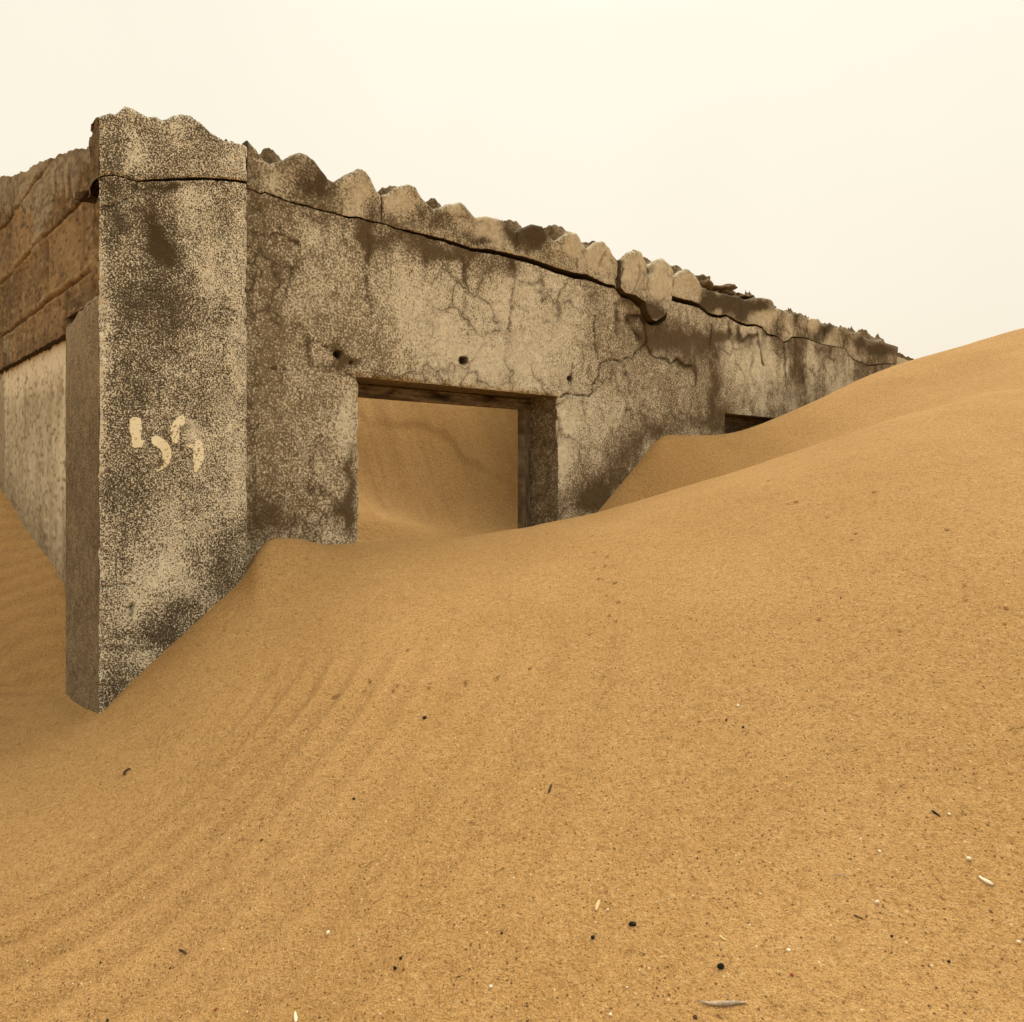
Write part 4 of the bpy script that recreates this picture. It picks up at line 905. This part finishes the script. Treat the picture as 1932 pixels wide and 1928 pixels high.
# ---- timber frames in the openings
def board(name, u0, u1, w0, w1, z0, z1, parent, along, knots=()):
    mb = MB()
    # rounded rectangular section swept along the board
    if along == 'u':
        n = 220; s_ = np.linspace(u0, u1, n); sec0 = (w0, w1); sec1 = (z0, z1)
    else:
        n = 160; s_ = np.linspace(z0, z1, n); sec0 = (w0, w1); sec1 = (u0, u1)
    b = .002
    a0, a1 = sec0; b0, b1 = sec1
    ring = [(a0 + b, b0), (a1 - b, b0), (a1, b0 + b), (a1, b1 - b), (a1 - b, b1), (a0 + b, b1), (a0, b1 - b)]
    for k in range(9): ring.append((a0, b1 - b + (b0 - b1 + 2 * b) * (k + 1) / 9))
    ring.append((a0 + b, b0))
    rA = np.array([r[0] for r in ring]); rB = np.array([r[1] for r in ring])
    S_ = np.repeat(s_[:, None], len(ring), 1); A_ = np.repeat(rA[None], n, 0); B_ = np.repeat(rB[None], n, 0)
    wob = .0008 * fbm(S_ * 14, A_ * 0, 201, 3)
    Pn = uw(S_, A_ + wob, B_ + wob) if along == 'u' else uw(B_ + wob, A_ + wob, S_)
    x, y = proj(Pn)
    st = blobs(x, y, knots) + .35 * sstep(.3, .8, fbm(S_ * 9, B_ * 60, 202, 3))
    mb.grid(Pn, dict(stain=np.clip(st, 0, 1.1), paint=.5 + .34 * fbm(S_ * 9, (A_ + B_) * 140, 203, 4) + .2 * fbm(S_ * 60, (A_ + B_) * 300, 204, 3)))
    for i in (0, -1):
        c = Pn[i].mean(0); mb.grid(np.stack([Pn[i], np.repeat(c[None], len(ring), 0)], 0), dict(stain=np.full((2, len(ring)), .6)))
    return mb.build(name, M_wood, parent, smooth=False)
def frame(name, u0, u1, zt, hd, jb, w0, w1, label, knots=()):
    root = bpy.data.objects.new(name, None); COL.objects.link(root); root.parent = ruin; root.location = (0, 0, 0)
    root['label'] = label
    board('head_board', u0 + .001, u1 - .001, w0, w1, zt - hd, zt - .0015, root, 'u', knots)
    board('jamb_board', u0 + .0005, u0 + jb * .25, w0 + .002, w1, ZB, zt - hd - .0005, root, 'z')
    board('jamb_board', u1 - jb, u1 - .0015, w0 + .002, w1, ZB, zt - hd - .0005, root, 'z')
    return root
hk = [(735,738,14,6,.9),(700,722,20,6,.4),(830,748,24,8,1.1),(920,757,22,7,1.0),(1000,763,14,8,.6),(686,728,8,4,.6),(705,743,4,2,.8),(712,743,3,2,.8),(752,746,3,2,.7),(780,738,30,3,.2)]
frame('door_frame', U_D0, U_D1, Z_L, .0395, .034, WF + .138, WF + .176, 'weathered timber frame in the doorway', hk)
frame('window_frame', U_W0, U_W1, Z_L, .085, .034, WF + .10, WF + .16, 'dark timber head in the nearly buried window')

# ---- stump of wall beyond the end of the front wall
EXT = bpy.data.objects.new('wall_stub', None); COL.objects.link(EXT)
ex = uw(U_END + .1, WF + .1, 0); EXT.location = (ex[0], ex[1], 0.5)
tag(EXT, 'low wall stub with pale top slab, just past the far end of the ruin', 'wall')
def stub(name, u0, u1, w0, w1, z0, zt0, zt1, mat, rg, seed):
    mb = MB(); us = ax(u0, u1, .012); ws = np.linspace(w0, w1, 14)
    U_, W_ = np.meshgrid(us, ws, indexing='ij')
    top = (zt0 + (zt1 - zt0) * (us - u0) / (u1 - u0))[:, None] + rg * fbm(U_ * 14, W_ * 14, seed, 4)
    mb.grid(uw(U_, W_, top), dict(paint=.5 + 0 * W_))
    zz = np.linspace(0, 1, 12)
    for wi in (0, -1):
        mb.grid(uw(np.repeat(us[:, None], 12, 1), ws[wi], z0 + (top[:, wi] - z0)[:, None] * zz[None]), dict(paint=np.full((len(us), 12), .6)))
    for ui in (0, -1):
        mb.grid(uw(us[ui], np.repeat(ws[:, None], 12, 1), z0 + (top[ui] - z0)[:, None] * zz[None]), dict(paint=np.full((14, 12), .3)))
    o = mb.build(name, mat, EXT, origin=EXT.location); return o
stub('wall_base', U_END + .02, U_END + 1.3, WF + .03, WF + .22, ZB, .700, .66, M_wall, .006, 211)
stub('top_slab', U_END + .012, U_END + 1.1, WF + .015, WF + .21, .705, .765, .735, M_beam, .002, 212)
stub('rubble_crust', U_END + .014, U_END + .9, WF + .03, WF + .2, .768, .795, .775, M_rubble, .016, 213)

# ------------------------------------------------------------------ loose pieces
import bmesh
def link_mesh(name, bm, mat, loc, rot=None):
    me = bpy.data.meshes.new(name); bm.to_mesh(me); bm.free(); me.materials.append(mat)
    for p in me.polygons: p.use_smooth = True
    o = bpy.data.objects.new(name, me); COL.objects.link(o); o.location = loc
    if rot is not None: o.rotation_euler = rot
    return o
def lump_bm(sx, sy, sz, seed, sub=3, rough=.25):
    bm = bmesh.new(); bmesh.ops.create_icosphere(bm, subdivisions=sub, radius=1.0)
    rnd = random.Random(seed); ph = [rnd.uniform(0, 6.28) for _ in range(9)]
    for v_ in bm.verts:
        x, y, z = v_.co
        k = 1 + rough * (math.sin(2.1 * x + ph[0]) * math.sin(2.4 * y + ph[1]) + .6 * math.sin(3.9 * z + ph[2] + 2 * x) + .4 * math.sin(6.3 * x + ph[3]) * math.sin(5.9 * z + ph[4]) + .3 * math.sin(9 * y + ph[5] + 5 * z))
        v_.co = (x * k * sx, y * k * sy, z * k * sz)
    return bm
# chunks of mortar lying on the beam
for (px, py, wv, s, seed, lab) in [(1325, 531, .07, (.050, .045, .036), 1, 'jagged brown mortar chunk on the wall top just right of the last pale scallop'),
                                   (1359, 544, .09, (.060, .05, .026), 2, 'low flat mortar chunk on the wall top, in the middle of the three chunks'),
                                   (1397, 556, .10, (.050, .045, .022), 3, 'small crumbly mortar chunk on the wall top, farthest of the three chunks')]:
    u, z = on_front(px, py, WF + wv)
    p = uw(u, WF + wv, z)
    o = link_mesh('mortar_chunk', lump_bm(*s, seed, 4, .34), M_rubble, (p[0], p[1], p[2] + H - .012), (0, 0, .6 + seed))
    tag(o, lab, 'rubble', 'mortar chunks on the wall top')

def sand_frame(x, y):
    p = on_sand(x, y); return p
def px_len(p, px): return px * p[1] / F
def put(name, bm, mat, x, y, lift, rotz, lab, cat, group):
    p = on_sand(x, y)
    o = link_mesh(name, bm, mat, (p[0], p[1], p[2] + H + lift))
    # lie along the local slope
    e1 = on_sand(x + 14, y); e2 = on_sand(x, y + 12)
    nrm = Vector(np.cross(e1 - p, p - e2)).normalized()
    if nrm.z < 0: nrm = -nrm
    q = nrm.to_track_quat('Z', 'Y')
    from mathutils import Quaternion
    o.rotation_mode = 'QUATERNION'
    # heading: rotz is the angle seen in the picture
    d = on_sand(x + 12 * math.cos(rotz), y - 12 * math.sin(rotz)) - p
    xa = (Vector(d) - nrm * Vector(d).dot(nrm)).normalized(); ya = nrm.cross(xa)
    from mathutils import Matrix
    o.rotation_quaternion = Matrix((xa, ya, nrm)).transposed().to_quaternion()
    return tag(o, lab, cat, group)
def stick_bm(L_, r, seed, bend=.12, flat=1.0, taper=.5):
    bm = bmesh.new(); rnd = random.Random(seed); N = 10; K = 7; rings = []
    p1, p2 = rnd.uniform(0, 6), rnd.uniform(0, 6)
    for i in range(N):
        t = i / (N - 1); xx = (t - .5) * L_; yy = bend * L_ * .5 * math.sin(t * 3.1 + p1 * .3) * (1 if seed % 2 else -1)
        rr = r * (1 - taper * abs(2 * t - 1) ** 2) * (1 + .18 * math.sin(7 * t + p2))
        rings.append([bm.verts.new((xx, yy + rr * math.cos(a), flat * rr * (math.sin(a)))) for a in [6.2832 * k / K for k in range(K)]])
    for A, B in zip(rings[:-1], rings[1:]):
        for k in range(K): bm.faces.new((A[k], A[(k + 1) % K], B[(k + 1) % K], B[k]))
    bm.faces.new(rings[0][::-1]); bm.faces.new(rings[-1]); return bm
def shard_bm(s, seed, th=.25):
    bm = bmesh.new(); rnd = random.Random(seed); n = rnd.choice((3, 4, 5))
    vs = []
    for k in range(n):
        a = 6.2832 * k / n + rnd.uniform(-.3, .3); r = s * rnd.uniform(.7, 1.1)
        vs.append((r * math.cos(a), r * math.sin(a)))
    lo = [bm.verts.new((x_, y_, -s * th)) for x_, y_ in vs]; hi = [bm.verts.new((x_ * .8, y_ * .8, s * th * rnd.uniform(.6, 1.6))) for x_, y_ in vs]
    bm.faces.new(lo[::-1]); bm.faces.new(hi)
    for k in range(n): bm.faces.new((lo[k], lo[(k + 1) % n], hi[(k + 1) % n], hi[k]))
    return bm
def curl_bm(s, seed):
    bm = bmesh.new(); N = 14; K = 6; rings = []
    for i in range(N):
        t = i / (N - 1); a = t * 3.9 - .6; cx, cy = s * math.cos(a), s * math.sin(a)
        rr = s * .42 * (1 - .55 * abs(2 * t - 1))
        rings.append([bm.verts.new((cx + rr * math.cos(b) * math.cos(a), cy + rr * math.cos(b) * math.sin(a), rr * math.sin(b) * .8 + .2 * s)) for b in [6.2832 * k / K for k in range(K)]])
    for A, B in zip(rings[:-1], rings[1:]):
        for k in range(K): bm.faces.new((A[k], A[(k + 1) % K], B[(k + 1) % K], B[k]))
    bm.faces.new(rings[0][::-1]); bm.faces.new(rings[-1]); return bm

OA, OB, OC, OD, OE, OF = (0, 2775), (1000, 2775), (2000, 2775), (2782, 2775), (1000, 2000), (2000, 1800)
MATS = dict(black=M_black, white=M_white, red=M_red, brown=M_brown, straw=M_straw, drift=M_drift)
# kind, material, crop offset, position in crop, size (crop px), heading, label
ITEMS = [
 ('curl','brown',OA,(908,148),40,1.0,'curled dark brown seed pod alone on the sand below the pillar foot'),
 ('stick','black',OA,(490,655),22,.6,'thin black splinter low on the left, beside a tiny white chip'),
 ('shard','white',OA,(567,578),8,0,'tiny white shell chip beside the thin black splinter on the left'),
 ('pebble','red',OA,(358,718),11,0,'tiny reddish pebble left of the thin black splinter'),
 ('stick','black',OA,(1588,587),32,.7,'black splinter lying next to a slim white shell chip'),
 ('shard','white',OA,(1632,618),16,1.1,'slim white shell chip just right of a black splinter'),
 ('shard','white',OA,(765,866),10,0,'small white chip alone on the ripples at lower left'),
 ('stick','brown',OA,(1300,1430),84,-.35,'dark brown twig lying flat on the ripples at lower left'),
 ('shard','black',OA,(716,1503),22,1.5,'upright dark chip left of the ripple twig'),
 ('shard','brown',OA,(1210,1545),18,.3,'dark brown crumb just below the ripple twig'),
 ('pebble','brown',OA,(280,1548),11,0,'small brown pebble nearest the lower left corner'),
 ('shard','red',OA,(1535,1838),28,.2,'brick red chip near the bottom edge at left'),
 ('pebble','black',OA,(765,1918),20,0,'dark pebble cut by the bottom edge at left'),
 ('shard','black',OB,(592,338),22,0,'flat black chip in the middle of the slope, above the white triangle'),
 ('stick','black',OB,(1016,47),20,1.5,'short upright black sliver in the middle of the slope'),
 ('pebble','black',OA,(1862,633),15,0,'small black pebble right of the slim white shell chip'),
 ('shard','white',OB,(407,1293),36,.9,'white triangular shell piece left of the paired black beads'),
 ('pebble','black',OB,(924,1477),23,0,'round black bead, upper one of the pair beside a red pebble'),
 ('pebble','black',OB,(885,1547),28,0,'round black bead, lower one of the pair beside a red pebble'),
 ('pebble','red',OB,(945,1556),20,0,'small red pebble beside the pair of black beads'),
 ('stick','black',OB,(1337,1604),66,.15,'thin black twig lying nearly level near the bottom centre'),
 ('shard','black',OB,(1643,1294),26,-.6,'angular black chip above the round white bead'),
 ('pebble','white',OB,(1566,1678),24,0,'round white bead below the thin level black twig'),
 ('curl','white',OB,(258,1575),12,.6,'tiny curled white shell below the white triangular piece'),
 ('stick','white',OB,(175,1895),76,1.5,'white stick of shell standing at the bottom edge'),
 ('shard','white',OB,(1728,900),15,0,'small white chip right of centre on the lower slope'),
 ('stick','brown',OC,(60,265),88,1.05,'dark brown twig in the middle of the bare slope'),
 ('stick','straw',OC,(400,1100),84,1.4,'pale straw stub above the black shard'),
 ('pebble','white',OC,(470,1132),22,0,'white crumb right beside the pale straw stub'),
 ('shard','black',OC,(645,1232),52,.4,'pointed black shard right of the pale straw stub'),
 ('pebble','black',OC,(365,1330),30,0,'black pebble left of the pointed black shard'),
 ('pebble','black',OC,(1275,1540),52,0,'large round black pebble above the driftwood sliver'),
 ('stick','straw',OC,(1290,1330),50,-.7,'broken yellow straw bit above the large black pebble'),
 ('shard','white',OC,(1760,1415),26,.6,'white chip right of the broken yellow straw bit'),
 ('stick','drift',OC,(1285,1785),320,-.17,'long grey driftwood sliver near the bottom right'),
 ('shard','brown',OC,(1095,1893),34,-.3,'dark brown flake under the driftwood sliver'),
 ('stick','brown',OC,(1268,1890),60,-.75,'hair-thin brown twig under the driftwood sliver'),
 ('pebble','white',OC,(490,1878),24,0,'white crumb at the bottom edge left of the driftwood'),
 ('pebble','white',OC,(608,1683),16,0,'white crumb between the black pebble and the bottom edge'),
 ('shard','white',OC,(403,912),15,0,'white crumb straight above the pale straw stub'),
 ('shard','black',OC,(1108,763),14,0,'tiny black chip alone right of centre on the lower slope'),
 ('stick','black',OD,(1297,443),60,-.55,'black leaf-shaped flake lying beside a white bead on the right'),
 ('pebble','white',OD,(1395,450),24,0,'white bead just right of the black leaf-shaped flake'),
 ('pebble','white',OD,(1535,770),36,.2,'white lump of shell above the short white rod at right'),
 ('stick','white',OD,(1657,925),88,-.6,'short blunt white rod near the right edge'),
 ('shard','white',OD,(897,712),26,.2,'small white triangle left of the white shell lump'),
 ('stick','drift',OD,(605,880),84,.03,'thin pale grass blade left on the lower right slope'),
 ('pebble','white',OD,(882,1078),32,0,'white bead below the thin pale grass blade'),
 ('stick','brown',OD,(750,1180),64,-.5,'dark brown stalk left of and below the white bead'),
 ('pebble','black',OD,(985,1318),20,0,'small black pebble below the dark brown stalk'),
 ('pebble','black',OD,(1393,1500),22,0,'small black pebble nearest the lower right corner'),
 ('pebble','white',OD,(1890,1362),30,0,'white bead at the right edge low down'),
 ('shard','red',OD,(275,1590),26,.2,'red chip right of the large round black pebble'),
 ('shard','black',OE,(1093,1258),30,1.2,'black flake below the line of small tracks'),
 ('pebble','black',OF,(1315,1658),16,0,'black pebble, left one of two on the right slope'),
 ('pebble','black',OF,(1435,1710),18,0,'black pebble, right one of two on the right slope'),
 ('shard','white',OF,(1400,1555),22,.2,'white chip above the two black pebbles on the right slope'),
 ('shard','black',(2782,1200),(622,1946),16,.2,'black chip high on the right slope'),
]
GROUP = {'pebble': 'pebbles scattered on the sand', 'shard': 'chips scattered on the sand', 'stick': 'twigs and splinters on the sand', 'curl': 'curled bits on the sand'}
for k, (kind, mat, off, pos, size, head, lab) in enumerate(ITEMS):
    x = (off[0] + pos[0] * .5187) * .5109; y = (off[1] + pos[1] * .5187) * .5109
    p = on_sand(x, y); s = px_len(p, size * .265)
    if kind == 'pebble':
        r_ = random.Random(k); bm = lump_bm(s * .52, s * .46 * r_.uniform(.8, 1.1), s * .45, k, 2, .10); lift = s * .22
        nm = 'shell_bead' if mat == 'white' else 'pebble'; cat = 'shell' if mat == 'white' else 'pebble'
    elif kind == 'shard':
        bm = shard_bm(s * .62, k); lift = s * .12; nm = 'shell_chip' if mat == 'white' else 'stone_chip'; cat = 'shell' if mat == 'white' else 'chip'
    elif kind == 'curl':
        bm = curl_bm(s * .6, k); lift = s * .1; nm = 'seed_pod' if mat == 'brown' else 'curled_shell'; cat = 'seed pod' if mat == 'brown' else 'shell'
    else:
        asp = .055 if size > 300 else .115 if mat in ('black', 'brown') else .10
        if 'leaf' in lab: asp = .16
        if 'hair-thin' in lab or 'blade' in lab or 'level' in lab: asp = .05
        if 'rod' in lab or 'straw' in lab or 'white stick' in lab: asp = .17
        bm = stick_bm(s * 1.05, s * asp, k, .12 if size < 200 else .18, .7, .2 if mat in ('straw', 'white') else .75); lift = s * asp * .4
        nm = {'straw': 'straw_piece', 'white': 'shell_rod', 'drift': 'driftwood'}.get(mat, 'twig'); cat = {'straw': 'straw', 'white': 'shell', 'drift': 'driftwood'}.get(mat, 'twig')
    put(nm, bm, MATS[mat], x, y, lift, head, lab, cat, GROUP[kind])
